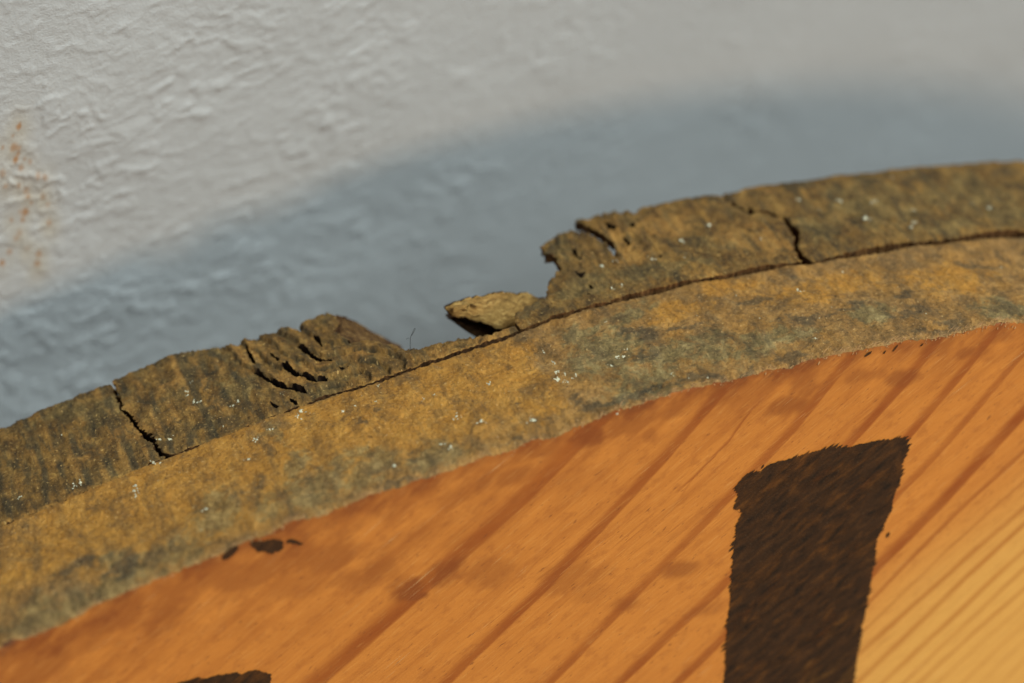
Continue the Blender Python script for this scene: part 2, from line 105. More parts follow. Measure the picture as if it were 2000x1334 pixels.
WALL_BUMPS = [(-7.28,8.698,-0.383,0.238,0.192),(-7.003,8.769,-0.42,0.187,0.096),(-7.695,7.831,1.802,0.153,0.096),(-9.337,8.256,-0.355,0.136,0.096),(-8.811,8.686,-1.25,0.17,0.096),(-8.359,8.776,-1.237,0.17,0.12),(-7.525,9.061,-1.544,0.136,0.12),(-7.945,7.96,1.293,0.17,0.072),(-8.295,7.809,1.511,0.136,0.072),(-8.896,8.06,0.453,0.17,0.084),(1.241,11.121,-2.158,0.119,0.12),(-1.051,10.982,-3.117,0.102,0.12),(-7.232,9.271,-1.959,0.119,0.084),(-8.554,7.538,2.117,0.085,0.072),(-9.968,7.306,1.935,0.085,0.072),(-9.29,6.911,3.44,0.085,0.072),(-6.553,8.061,1.827,0.136,0.096),(-5.742,8.753,0.368,0.153,0.096),(-5.241,8.555,1.216,0.17,0.12),(-4.37,8.481,1.935,0.255,0.144),(-3.271,9.182,0.618,0.17,0.12),(-5.818,9.4,-1.49,0.17,0.096),(-6.393,9.293,-1.529,0.136,0.084),(-5.385,9.724,-2.141,0.153,0.084),(-6.729,9.624,-2.652,0.119,0.072),(-2.967,10.179,-1.994,0.153,0.096),(-1.736,9.588,0.385,0.136,0.096)]

YR = T1 + T2
GA = math.radians(36.0)
CG, SG = math.cos(GA), math.sin(GA)

# ------------------------------------------------------------------ noise
def _hash(ix, iy, seed):
    h = (ix.astype(np.int64) * 374761393 + iy.astype(np.int64) * 668265263 + seed * 974634777) & 0x7fffffff
    h = ((h ^ (h >> 13)) * 1274126177) & 0x7fffffff
    h = (h ^ (h >> 16)) & 0xffff
    return h / 65535.0 * 2 * np.pi
def perlin(x, y, seed=0):
    x = np.asarray(x, float); y = np.asarray(y, float)
    ix, iy = np.floor(x), np.floor(y)
    fx, fy = x - ix, y - iy
    u = fx * fx * fx * (fx * (fx * 6 - 15) + 10); v = fy * fy * fy * (fy * (fy * 6 - 15) + 10)
    def g(a, b):
        t = _hash(ix + a, iy + b, seed)
        return np.cos(t) * (fx - a) + np.sin(t) * (fy - b)
    n0 = g(0, 0) * (1 - u) + g(1, 0) * u
    n1 = g(0, 1) * (1 - u) + g(1, 1) * u
    return (n0 * (1 - v) + n1 * v) * 1.5
def fbm(x, y, seed=0, oct=4, gain=.5):
    a, f, t = 1.0, 1.0, 0.0
    for i in range(oct):
        t = t + a * perlin(np.asarray(x) * f, np.asarray(y) * f, seed + i * 17)
        a *= gain; f *= 2.03
    return t
def sstep(a, b, x):
    t = np.clip((x - a) / (b - a), 0, 1)
    return t * t * (3 - 2 * t)

# ------------------------------------------------------------------ rim surface
def rim_off(s, w):
    t = np.clip(np.asarray(s) / R, THETA[0], THETA[1])
    fade = np.exp(-np.maximum(np.abs(np.asarray(s) / R - t) - 0.0, 0) / 0.05)
    a, b, e = np.polyval(POLY_FRONT, t), np.polyval(POLY_SEAM, t), np.polyval(POLY_REAR, t)
    return fade * np.where(w < T1, a + (b - a) * w / T1, b + (e - b) * (w - T1) / T2)
def rim_point(s, w, h):
    t = np.asarray(s) / R
    r = R + rim_off(s, w) + h
    return np.stack([r * np.sin(t), np.asarray(w) + 0 * t, r * np.cos(t) - R], -1)
def tones(s, w):
    out = np.zeros((len(s), 4), np.float32); out[:, 3] = 1
    wob = fbm(s * 2.2, w * 2.2, 91, 4) * .9 + fbm(s * 9, w * 9, 37, 4, .6) * .9
    s0, w0 = s, w
    s = s + fbm(s0 * 1.6, w0 * 1.6, 131, 3) * .22 + fbm(s0 * 6, w0 * 6, 133, 3) * .07
    w = w + fbm(s0 * 1.6, w0 * 1.6, 135, 3) * .20 + fbm(s0 * 6, w0 * 6, 137, 3) * .07
    for k, cs, cw, ds, dw in TONES:
        d = ((s - cs) / ds) ** 2 + ((w - cw) / dw) ** 2
        m = d < 7
        v = np.exp(-d[m] * .9)
        v = sstep(.25, .85, v + wob[m] * .40 * np.exp(-d[m] * .25)) * (.9 if k != 'd' else .8)
        i = 'gdo'.index(k)
        out[m, i] = np.maximum(out[m, i], v)
    jl = np.interp(w0, [0, .9, 1.6, 2.5], [-4.75, -4.6, -4.75, -4.75]) + fbm(s0 * 3, w0 * 3, 147, 3) * .05
    out[:, 2] = np.maximum(out[:, 2], (w0 < T1 + .02) * sstep(jl + .04, jl - .04, s0) * sstep(-13.8, -11.5, s0) * sstep(.0, .95, w0 + .55 * fbm(s0 * .9, w0 * .9, 149, 3) + .05 * (s0 + 9)) * .85)
    out[:, 0] *= np.where((w0 < T1) & (s0 < -4.7), .75, 1)
    # growth rings crossing the left board ends
    rg = sstep(.05, .85, np.sin(s0 * 20 + 2.2 * fbm(s0 * .7, w0 * .5, 3, 3))) * sstep(-.45, .35, fbm(s0 * 2.5, w0 * 1.3, 141, 3)) * sstep(-8.0, -8.7, s0) * (w0 > T1 + .05)
    out[:, 1] = np.maximum(out[:, 1], rg * .92)
    gl = sstep(.05, .85, np.sin(s0 * 20 + 1.9 + 2.2 * fbm(s0 * .7, w0 * .5, 3, 3))) * sstep(-.2, .5, fbm(s0 * 2.5, w0 * 1.6, 143, 3)) * sstep(-8.0, -8.7, s0) * (w0 > T1 + .05)
    out[:, 2] = np.maximum(out[:, 2], gl * .7)
    rear = w0 > T1 + .05
    if rear.any() and (s0[rear].min() < -2):
        cr = split_layers(s0, w0, True)
        out[:, 1] = np.maximum(out[:, 1], cr * rear)
        out[:, 0] *= 1 - .6 * cr * rear; out[:, 2] *= 1 - .8 * cr * rear
    return out

# ------------------------------------------------------------------ node helpers
def new_mat(name):
    m = bpy.data.materials.new(name); m.use_nodes = True
    nt = m.node_tree
    return m, nt, nt.nodes['Principled BSDF']
def N(nt, typ, **kw):
    n = nt.nodes.new(typ)
    for k, v in kw.items():
        setattr(n, k, v)
    return n
def L(nt, a, b): nt.links.new(a, b)
def attr(nt, name): return N(nt, 'ShaderNodeAttribute', attribute_name=name)
def mapping(nt, vec, scale=(1, 1, 1), rot=(0, 0, 0), loc=(0, 0, 0)):
    m = N(nt, 'ShaderNodeMapping'); m.inputs['Scale'].default_value = scale; m.inputs['Rotation'].default_value = rot; m.inputs['Location'].default_value = loc
    L(nt, vec, m.inputs['Vector']); return m.outputs[0]
def noise(nt, vec, scale, detail=4, rough=.55, dist=0.0):
    n = N(nt, 'ShaderNodeTexNoise'); n.inputs['Scale'].default_value = scale; n.inputs['Detail'].default_value = detail
    n.inputs['Roughness'].default_value = rough; n.inputs['Distortion'].default_value = dist
    L(nt, vec, n.inputs['Vector']); return n.outputs['Fac']
def ramp(nt, fac, stops, interp='LINEAR'):
    r = N(nt, 'ShaderNodeValToRGB'); r.color_ramp.interpolation = interp
    els = r.color_ramp.elements
    while len(els) < len(stops): els.new(.5)
    for e, (p, c) in zip(els, stops):
        e.position = p; e.color = (*c, 1) if len(c) == 3 else c
    L(nt, fac, r.inputs[0]); return r.outputs[0]
def g1(v): return (v, v, v)
def mix(nt, fac, a, b, mode='MIX'):
    m = N(nt, 'ShaderNodeMix', data_type='RGBA', blend_type=mode)
    for sock, val in ((m.inputs['Factor'], fac), (m.inputs['A'], a), (m.inputs['B'], b)):
        pass
    ins = [i for i in m.inputs if i.enabled] if False else None
    f, A, B = m.inputs[0], m.inputs[6], m.inputs[7]
    for sock, val in ((f, fac), (A, a), (B, b)):
        if hasattr(val, 'is_linked') or isinstance(val, bpy.types.NodeSocket): L(nt, val, sock)
        elif isinstance(val, (int, float)): sock.default_value = val
        else: sock.default_value = (*val, 1)
    return m.outputs[2]
def math_n(nt, op, a, b=None, clamp=False):
    m = N(nt, 'ShaderNodeMath', operation=op, use_clamp=clamp)
    for i, v in enumerate((a, b)):
        if v is None: continue
        if isinstance(v, (int, float)): m.inputs[i].default_value = v
        else: L(nt, v, m.inputs[i])
    return m.outputs[0]
def bump(nt, h, strength, dist, normal=None):
    b = N(nt, 'ShaderNodeBump'); b.inputs['Strength'].default_value = strength; b.inputs['Distance'].default_value = dist
    L(nt, h, b.inputs['Height'])
    if normal: L(nt, normal, b.inputs['Normal'])
    return b.outputs[0]
def sep(nt, col):
    s = N(nt, 'ShaderNodeSeparateColor'); L(nt, col, s.inputs[0]); return s.outputs

# ------------------------------------------------------------------ materials
def mat_rim(name, warm):
    m, nt, bs = new_mat(name)
    co = attr(nt, 'co').outputs['Vector']
    tn = sep(nt, attr(nt, 'tone').outputs['Color'])
    n1 = noise(nt, co, 1.6, 7, .62)
    n2 = noise(nt, mapping(nt, co, (1, .8, 1) if warm else (1.5, .7, 1), loc=(3, 7, 0)), 7.0, 8, .72)
    n3 = noise(nt, mapping(nt, co, (1, 1, 1), loc=(13, 2, 0)), 19.0, 6, .70)
    n5 = noise(nt, mapping(nt, co, (1.2, .9, 1), rot=(0, 0, .6), loc=(8, 3, 0)), 2.6, 7, .60, .7)
    n2f = n2
    n2 = math_n(nt, 'ADD', math_n(nt, 'MULTIPLY', n2, .48), math_n(nt, 'MULTIPLY', n5, .52))
    n2 = math_n(nt, 'ADD', math_n(nt, 'MULTIPLY', math_n(nt, 'SUBTRACT', n2, .5), 1.35), .5)
    slant = noise(nt, mapping(nt, co, (5.5, 1.1, 1) if not warm else (2.6, .8, 1), rot=(0, 0, math.radians(-6 if not warm else 38))), 1.4, 6, .62, .5)
    if warm:
        base = ramp(nt, n2, [(.28, (.105, .058, .016)), (.44, (.205, .110, .029)), (.58, (.305, .165, .045)), (.76, (.42, .25, .080))])
    else:
        base = ramp(nt, n2, [(.30, (.038, .020, .006)), (.44, (.125, .064, .015)), (.57, (.235, .124, .028)), (.74, (.42, .24, .060))])
    orange = ramp(nt, n2, [(.28, (.16, .078, .018)), (.46, (.315, .160, .038)), (.74, (.50, .285, .078))] if not warm else [(.28, (.235, .100, .011)), (.46, (.385, .172, .020)), (.74, (.53, .265, .040))])
    grey = ramp(nt, n2, [(.32, (.062, .047, .018)), (.50, (.172, .127, .043)), (.70, (.36, .275, .105))] if warm else [(.32, (.048, .036, .016)), (.50, (.140, .104, .040)), (.70, (.31, .235, .095))])
    dark = ramp(nt, n2, [(.32, (.022, .018, .010)), (.52, (.055, .045, .024)), (.75, (.15, .11, .048))])
    k = ramp(nt, n1, [(.40, g1(0)), (.62, g1(1))])
    c = mix(nt, math_n(nt, 'MULTIPLY', k, .38 if warm else .28), base, orange if warm else grey)
    gm = ramp(nt, noise(nt, mapping(nt, co, (1.3, 1, 1), rot=(0, 0, .5), loc=(4, 4, 0)), 1.7, 8, .68, 1.1), [(.36, g1(1)), (.50, g1(0))])
    c = mix(nt, math_n(nt, 'MULTIPLY', tn[2], .88), c, orange)
    c = mix(nt, math_n(nt, 'MULTIPLY', tn[0], .95 if warm else .66), c, grey)
    st = ramp(nt, slant, [(.36, g1(1)), (.50, g1(0))])
    c = mix(nt, math_n(nt, 'MULTIPLY', st, .62 if not warm else .40), c, dark)
    c = mix(nt, math_n(nt, 'MULTIPLY', tn[1], .85), c, dark)
    c = mix(nt, math_n(nt, 'MULTIPLY', gm, .62 if warm else .40), c, (.085, .052, .020))
    # pits and pale grains
    pit = ramp(nt, n3, [(.33, g1(1)), (.44, g1(0))])
    c = mix(nt, math_n(nt, 'MULTIPLY', pit, .82 if not warm else .66), c, (.025, .015, .006))
    gr = ramp(nt, n3, [(.59, g1(0)), (.66, g1(1))])
    c = mix(nt, math_n(nt, 'MULTIPLY', gr, .50 if warm else .66), c, (.66, .44, .17))
    c = mix(nt, 1.0, c, (1.33, 1.25, 1.30) if warm else (1.32, 1.20, 1.02), 'MULTIPLY')
    fr = math_n(nt, 'MULTIPLY', attr(nt, 'fray').outputs['Fac'], ramp(nt, n3, [(.38, g1(.15)), (.60, g1(1))]))
    c = mix(nt, fr, c, (.52, .27, .10))
    L(nt, c, bs.inputs['Base Color'])
    bs.inputs['Roughness'].default_value = .78
    bs.inputs['Specular IOR Level'].default_value = .3
    h = math_n(nt, 'ADD', math_n(nt, 'MULTIPLY', n2f, .55), math_n(nt, 'MULTIPLY', n3, .45))
    L(nt, bump(nt, h, 1.0, .0015 if not warm else .0012), bs.inputs['Normal'])
    return m
M_RIM = mat_rim('weathered_front_rim', True)
M_RIM2 = mat_rim('weathered_rear_rim', False)

def mat_broken(name, cols):
    m, nt, bs = new_mat(name)
    co = attr(nt, 'co').outputs['Vector']
    n1 = noise(nt, mapping(nt, co, (5, 9, 1.0)), 2.2, 7, .65)
    n2 = noise(nt, co, 24, 5, .6)
    c = ramp(nt, n1, [(.30, cols[0]), (.50, cols[1]), (.70, cols[2])])
    c = mix(nt, math_n(nt, 'MULTIPLY', ramp(nt, n2, [(.33, g1(1)), (.48, g1(0))]), .5), c, cols[0])
    L(nt, c, bs.inputs['Base Color'])
    bs.inputs['Roughness'].default_value = .85
    bs.inputs['Specular IOR Level'].default_value = .2
    L(nt, bump(nt, math_n(nt, 'ADD', n1, math_n(nt, 'MULTIPLY', n2, .4)), .7, .001), bs.inputs['Normal'])
    return m
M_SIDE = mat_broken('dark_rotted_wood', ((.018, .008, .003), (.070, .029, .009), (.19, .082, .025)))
M_SLIT = mat_broken('shade_black_crack_wood', ((.006, .003, .0015), (.016, .007, .003), (.04, .018, .007)))  # near-black colour stands in for the deep shade inside the slits
M_SEAM = mat_broken('reddish_seam_wood', ((.030, .012, .004), (.115, .046, .012), (.27, .125, .038)))
M_FRAC = mat_broken('brown_fractured_wood', ((.022, .009, .003), (.11, .048, .013), (.46, .25, .080)))
M_PALE = mat_broken('pale_fractured_wood', ((.10, .045, .011), (.36, .195, .052), (.58, .355, .115)))

def mat_pine():
    m, nt, bs = new_mat('varnished_pine')
    co = attr(nt, 'co').outputs['Vector']          # x along the grain, y across it
    gr = attr(nt, 'grain').outputs['Fac']; stn = attr(nt, 'stain').outputs['Fac']; yel = attr(nt, 'yellow').outputs['Fac']
    n1 = noise(nt, mapping(nt, co, (.35, 1.6, 1)), 1.3, 5, .55)
    fib = noise(nt, mapping(nt, co, (1.4, 24, 1)), 1.6, 6, .68)
    pore = noise(nt, mapping(nt, co, (3.6, 13, 1), loc=(5, 1, 0)), 1.6, 5, .62)
    blot = noise(nt, mapping(nt, co, (1.0, 1.6, 1), loc=(1, 4, 0)), 3.6, 6, .6)
    early = mix(nt, n1, (.51, .160, .022), (.65, .225, .034))
    early = mix(nt, yel, early, (.70, .332, .068))
    late = mix(nt, yel, (.30, .066, .0070), (.455, .150, .019))
    c = mix(nt, gr, early, late)
    c = mix(nt, math_n(nt, 'MULTIPLY', stn, .92), c, (.235, .055, .008))
    c = mix(nt, math_n(nt, 'MULTIPLY', ramp(nt, fib, [(.32, g1(1)), (.48, g1(0))]), .24), c, (.31, .082, .012))
    c = mix(nt, math_n(nt, 'MULTIPLY', ramp(nt, fib, [(.56, g1(0)), (.70, g1(1))]), .30), c, (.78, .39, .105))
    fib2 = noise(nt, mapping(nt, co, (.55, 15, 1), loc=(2, 9, 0)), 1.5, 4, .6)
    c = mix(nt, math_n(nt, 'MULTIPLY', ramp(nt, fib2, [(.30, g1(1)), (.41, g1(0))]), .36), c, (.28, .065, .008))
    c = mix(nt, math_n(nt, 'MULTIPLY', ramp(nt, fib2, [(.62, g1(0)), (.72, g1(1))]), .22), c, (.74, .36, .085))
    sc_ = noise(nt, mapping(nt, co, (.9, 60, 1), loc=(7, 3, 0)), 1.0, 3, .5)
    c = mix(nt, math_n(nt, 'MULTIPLY', ramp(nt, sc_, [(.70, g1(0)), (.74, g1(1))]), .6), c, (.82, .52, .22))
    inv = math_n(nt, 'SUBTRACT', 1.0, math_n(nt, 'MULTIPLY', yel, .85))
    c = mix(nt, math_n(nt, 'MULTIPLY', math_n(nt, 'MULTIPLY', ramp(nt, pore, [(.30, g1(1)), (.39, g1(0))]), .75), inv), c, (.20, .055, .012))
    c = mix(nt, math_n(nt, 'MULTIPLY', math_n(nt, 'MULTIPLY', ramp(nt, blot, [(.34, g1(1)), (.47, g1(0))]), .34), inv), c, (.32, .085, .014))
    dn = noise(nt, co, 9, 6, .65)
    c = mix(nt, math_n(nt, 'MULTIPLY', attr(nt, 'dirt').outputs['Fac'], ramp(nt, dn, [(.38, g1(0)), (.56, g1(1))])), c, (.070, .028, .010))  # dark line along the edge: grime plus painted shade of the rim ledge
    L(nt, c, bs.inputs['Base Color'])
    bs.inputs['Roughness'].default_value = .52
    bs.inputs['Specular IOR Level'].default_value = .32
    h = math_n(nt, 'ADD', math_n(nt, 'MULTIPLY', fib, .7), math_n(nt, 'MULTIPLY', pore, .5))
    L(nt, bump(nt, h, .22, .0006), bs.inputs['Normal'])
    return m
M_PINE = mat_pine()

def mat_paint():
    m, nt, bs = new_mat('worn_black_paint')
    co = attr(nt, 'co').outputs['Vector']
    n1 = noise(nt, mapping(nt, co, (.8, 1.9, 1)), 1.7, 7, .66, .6)
    n2 = noise(nt, mapping(nt, co, (1.6, 4.5, 1)), 1.8, 7, .68, .4)
    sp = noise(nt, co, 30, 4, .6)
    c = ramp(nt, n2, [(.32, (.016, .0085, .004)), (.55, (.052, .021, .007)), (.78, (.115, .043, .010))])
    c = mix(nt, math_n(nt, 'MULTIPLY', ramp(nt, sp, [(.60, g1(0)), (.74, g1(1))]), .4), c, (.14, .095, .05))
    L(nt, c, bs.inputs['Base Color'])
    bs.inputs['Roughness'].default_value = .7
    bs.inputs['Specular IOR Level'].default_value = .15
    L(nt, bump(nt, sp, .3, .0004), bs.inputs['Normal'])
    # worn places let the wood show through
    a = math_n(nt, 'ADD', math_n(nt, 'MULTIPLY', n1, .72), math_n(nt, 'MULTIPLY', n2, .36))
    tr = ramp(nt, a, [(.46, g1(.0)), (.54, g1(.07)), (.61, g1(.20)), (.71, g1(.42))])
    ts = N(nt, 'ShaderNodeBsdfTransparent'); ms = N(nt, 'ShaderNodeMixShader')
    L(nt, tr, ms.inputs[0]); L(nt, bs.outputs[0], ms.inputs[1]); L(nt, ts.outputs[0], ms.inputs[2])
    L(nt, ms.outputs[0], nt.nodes['Material Output'].inputs[0])
    return m
M_PAINT = mat_paint()

def mat_plain(name, col, rough=.7, var=.25, scale=12):
    m, nt, bs = new_mat(name)
    tc = N(nt, 'ShaderNodeTexCoord').outputs['Object']
    n = noise(nt, tc, scale * 100, 4, .6)
    c = ramp(nt, n, [(.3, tuple(v * (1 - var) for v in col)), (.7, tuple(min(1, v * (1 + var)) for v in col))])
    L(nt, c, bs.inputs['Base Color']); bs.inputs['Roughness'].default_value = rough
    return m
M_FLECK = mat_plain('pale_lichen_fleck', (.50, .45, .30), .85)
M_FIBRE = mat_plain('pale_wood_fibre', (.46, .24, .09), .8)
M_HAIR = mat_plain('dark_hair', (.03, .025, .02), .5)
M_BACK = mat_plain('old_wood', (.24, .15, .07), .8, .35, 3)

def mat_wall():
    m, nt, bs = new_mat('painted_plaster')
    co = attr(nt, 'co').outputs['Vector']
    ru = attr(nt, 'rust').outputs['Fac']; hz = attr(nt, 'halo').outputs['Fac']
    n1 = noise(nt, co, .35, 4, .5); n2 = noise(nt, co, 5.0, 6, .6); n3 = noise(nt, co, 30, 4, .6)
    c = mix(nt, n1, (.51, .505, .49), (.56, .555, .54))
    c = mix(nt, math_n(nt, 'MULTIPLY', ramp(nt, n2, [(.3, g1(1)), (.5, g1(0))]), .10), c, (.43, .425, .41))
    c = mix(nt, math_n(nt, 'MULTIPLY', hz, .45), c, (.50, .40, .25))
    c = mix(nt, math_n(nt, 'MULTIPLY', ru, .85), c, (.42, .19, .06))
    L(nt, c, bs.inputs['Base Color'])
    bs.inputs['Roughness'].default_value = .55
    bs.inputs['Specular IOR Level'].default_value = .25
    h = math_n(nt, 'ADD', math_n(nt, 'MULTIPLY', n2, .5), math_n(nt, 'MULTIPLY', n3, .25))
    L(nt, bump(nt, h, .35, .0013), bs.inputs['Normal'])
    return m
M_WALL = mat_wall()

# ------------------------------------------------------------------ mesh helper
BASE = Vector((0, YR / 2, -2 * R))
class Build:
    """collects vertices (cm, disc frame), faces, material slots and point attributes of ONE mesh object"""
    def __init__(self): self.v = []; self.f3 = []; self.f4 = []; self.m3 = []; self.m4 = []; self.n = 0; self.at = {}
    def verts(self, P, **at):
        P = np.asarray(P, float).reshape(-1, 3); i = self.n; self.v.append(P); k = len(P); self.n += k
        for nme, a in at.items(): self.at.setdefault(nme, []).append((i, np.asarray(a, np.float32)))
        return i
    def tris(self, F, m=0): F = np.asarray(F, np.int64).reshape(-1, 3); self.f3.append(F); self.m3.append(np.full(len(F), m))
    def quads(self, F, m=0): F = np.asarray(F, np.int64).reshape(-1, 4); self.f4.append(F); self.m4.append(np.full(len(F), m))
    def grid(self, i0, rows, cols, m=0, flip=False, closed=False):
        r, c = np.meshgrid(np.arange(rows - 1), np.arange(cols if closed else cols - 1), indexing='ij')
        c2 = (c + 1) % cols
        a = i0 + r * cols + c; b = i0 + r * cols + c2; d = i0 + (r + 1) * cols + c; e = i0 + (r + 1) * cols + c2
        F = np.stack([a, b, e, d], -1).reshape(-1, 4)
        self.quads(F[:, ::-1] if flip else F, m)
    def make(self, name, mats, parent=None, smooth=True, base=BASE):
        V = np.concatenate(self.v) - np.array(base); V *= .01
        f3 = np.concatenate(self.f3) if self.f3 else np.zeros((0, 3), np.int64)
        f4 = np.concatenate(self.f4) if self.f4 else np.zeros((0, 4), np.int64)
        mi = np.concatenate(self.m3 + self.m4) if (self.m3 or self.m4) else np.zeros(0)
        me = bpy.data.meshes.new(name)
        me.vertices.add(len(V)); me.vertices.foreach_set('co', V.astype(np.float32).ravel())
        me.loops.add(f3.size + f4.size); me.loops.foreach_set('vertex_index', np.concatenate([f3.ravel(), f4.ravel()]).astype(np.int32))
        me.polygons.add(len(f3) + len(f4))
        st = np.concatenate([np.arange(len(f3)) * 3, f3.size + np.arange(len(f4)) * 4])
        me.polygons.foreach_set('loop_start', st.astype(np.int32))
        me.polygons.foreach_set('material_index', mi.astype(np.int32))
        me.polygons.foreach_set('use_smooth', np.full(len(mi), smooth))
        me.update(calc_edges=True); me.validate()
        for nme, parts in self.at.items():
            dim = 1 if parts[0][1].ndim == 1 else parts[0][1].shape[1]
            buf = np.zeros((len(V), dim), np.float32)
            for i, a in parts: buf[i:i + len(a)] = a.reshape(len(a), dim)
            typ = {1: 'FLOAT', 3: 'FLOAT_VECTOR', 4: 'FLOAT_COLOR'}[dim]
            A = me.attributes.new(nme, typ, 'POINT')
            A.data.foreach_set({1: 'value', 3: 'vector', 4: 'color'}[dim], buf.ravel())
        for m in mats: me.materials.append(m)
        o = bpy.data.objects.new(name, me); COL.objects.link(o)
        if parent is not None: o.parent = parent
        return o

cum = lambda P: np.concatenate([[0], np.cumsum(np.linalg.norm(np.diff(P, axis=0), axis=1))])
def resample(P, step):
    P = np.asarray(P, float); out = []
    for a, b in zip(P[:-1], P[1:]):
        n = max(1, int(np.linalg.norm(b - a) / step))
        out += [a + (b - a) * t / n for t in range(n)]
    out.append(P[-1]); return np.array(out)
def jag(P, amp, seed, freq=11, closed=False):
    """roughen a 2-D polyline sideways"""
    d = np.gradient(P, axis=0); n = np.stack([-d[:, 1], d[:, 0]], 1); n /= np.linalg.norm(n, axis=1)[:, None] + 1e-9
    t = np.concatenate([[0], np.cumsum(np.linalg.norm(np.diff(P, axis=0), axis=1))])
    k = fbm(t * freq, t * 0 + seed * 3.7, seed, 4, .8) * amp
    e = np.minimum(1, np.minimum(np.arange(len(P)), np.arange(len(P))[::-1]) / 2.0)
    return P + n * (k * e)[:, None]
def inside(poly, pts):
    x, y = pts[:, 0], pts[:, 1]; r = np.zeros(len(pts), bool)
    a = poly; b = np.roll(poly, -1, axis=0)
    for (x1, y1), (x2, y2) in zip(a, b):
        if y1 == y2: continue
        c = ((y1 > y) != (y2 > y)) & (x < (x2 - x1) * (y - y1) / (y2 - y1) + x1)
        r ^= c
    return r
def near_dist(pts, B):
    out = np.empty(len(pts))
    for i in range(0, len(pts), 2000):
        q = pts[i:i + 2000]
        out[i:i + 2000] = np.sqrt(((q[:, None, :] - B[None]) ** 2).sum(-1).min(1))
    return out
def triangulate(outline, holes, step):
    lo, hi = outline.min(0), outline.max(0)
    loops = [outline] + holes
    Bd = np.concatenate(loops)
    if step:
        gx, gy = np.meshgrid(np.arange(lo[0], hi[0], step), np.arange(lo[1], hi[1], step * .87))
        gx = gx + (np.arange(gx.shape[0]) % 2)[:, None] * step / 2
        pts = np.stack([gx.ravel(), gy.ravel()], 1) + rng.uniform(-.18, .18, (gx.size, 2)) * step
        pts = pts[inside(outline, pts)]
        for h in holes: pts = pts[~inside(h, pts)]
        d = near_dist(pts, Bd); keep = d > step * .55; pts = pts[keep]; d = d[keep]
        allp = np.concatenate([Bd, pts])
    else:
        allp = Bd
    edges = []; k = 0
    for lp in loops:
        n = len(lp); edges += [(k + i, k + (i + 1) % n) for i in range(n)]; k += n
    vo, eo, fo, ov, oe, of = delaunay_2d_cdt([Vector(p) for p in allp.tolist()], edges, [], 0, 1e-6)
    V = np.array([tuple(v) for v in vo]); F = np.array([f for f in fo if len(f) == 3], np.int64)
    cen = V[F].mean(1)
    ok = inside(outline, cen)
    for h in holes: ok &= ~inside(h, cen)
    F = F[ok]
    # orient counter-clockwise
    a, b, c = V[F[:, 0]], V[F[:, 1]], V[F[:, 2]]
    cr = (b[:, 0] - a[:, 0]) * (c[:, 1] - a[:, 1]) - (b[:, 1] - a[:, 1]) * (c[:, 0] - a[:, 0])
    F[cr < 0] = F[cr < 0][:, ::-1]
    return V, F, loops

def rear_height(s, w):
    h = fbm(s * .9, w * .9, 5, 3) * .022 + fbm(s * 4.2, w * 3.2, 11, 4, .55) * .020 + fbm(s * 17, w * 14, 23, 3, .65) * .016
    # growth rings stand proud along the depth of the board
    h += (sstep(.1, .8, np.sin(s * 21 + 1.6 * fbm(s * .7, w * .6, 3, 3))) - .5) * .010 * sstep(-6.6, -8.2, s)
    return h + split_layers(s, w)
SL1 = np.array([(-8.75, 4.9), (-8.6, 4.2), (-8.44, 3.7), (-8.33, 3.48), (-8.19, 3.2), (-8.05, 2.98), (-7.89, 2.8), (-7.6, 2.66), (-7.2, 2.58)])
def split_layers(s, w, dirt=False):
    """curved delaminated layers of the second board end, fibres of the torn tongues"""
    s = np.asarray(s); w = np.asarray(w); out = np.zeros(s.shape)
    m = (s > -9.2) & (s < -6.2) & (w > T1)
    if m.any():
        P = np.stack([s[m], w[m]], 1); Q = resample(SL1, .05); d = np.full(len(P), 9.0); sg = np.ones(len(P))
        for a_, b_ in zip(Q[:-1], Q[1:]):
            t = np.clip(((P - a_) @ (b_ - a_)) / ((b_ - a_) @ (b_ - a_)), 0, 1); e = P - a_ - t[:, None] * (b_ - a_)
            dd = np.linalg.norm(e, axis=1); k = dd < d
            d = np.where(k, dd, d); sg = np.where(k, np.sign((b_ - a_)[0] * (P - a_)[:, 1] - (b_ - a_)[1] * (P - a_)[:, 0]), sg)
        x = d * sg + fbm(P[:, 0] * 3, P[:, 1] * 3, 151, 3) * .05
        f = (x / .27) % 1.0
        step = sstep(.0, .12, f) * (1 - f) - .45
        fine = np.sin(x * 62 + 3 * fbm(P[:, 0] * 2, P[:, 1] * 2, 153, 2))
        env = sstep(-.12, .05, x) * sstep(1.5, .9, x)
        if dirt:  # shade of the layer steps and fibre grooves, put into the colour
            out[m] = env * np.maximum(sstep(.16, .02, f) + sstep(.93, 1, f), 0).clip(0, 1) * sstep(-.35, .15, fbm(P[:, 0] * 4, P[:, 1] * 4, 173, 3))
            return np.maximum(out, sstep(-1.5, -2.1, s) * sstep(-4.2, -3.8, s) * sstep(3.2, 3.7, w) * sstep(-.45, -.85, np.sin(s * 44 + 5 * fbm(s * 1.5, w * .8, 157, 3))) * .9)
        out[m] = env * (step * .085 + fine * .007 * sstep(-.4, .4, fbm(P[:, 0] * 3, P[:, 1] * 3, 155, 2)))
    c = sstep(-1.5, -2.1, s) * sstep(-4.2, -3.8, s) * sstep(3.3, 3.8, w)
    out = out + c * (np.sin(s * 44 + 5 * fbm(s * 1.5, w * .8, 157, 3)) * .014 + fbm(s * 6, w * 1.5, 159, 3) * .03)
    return out
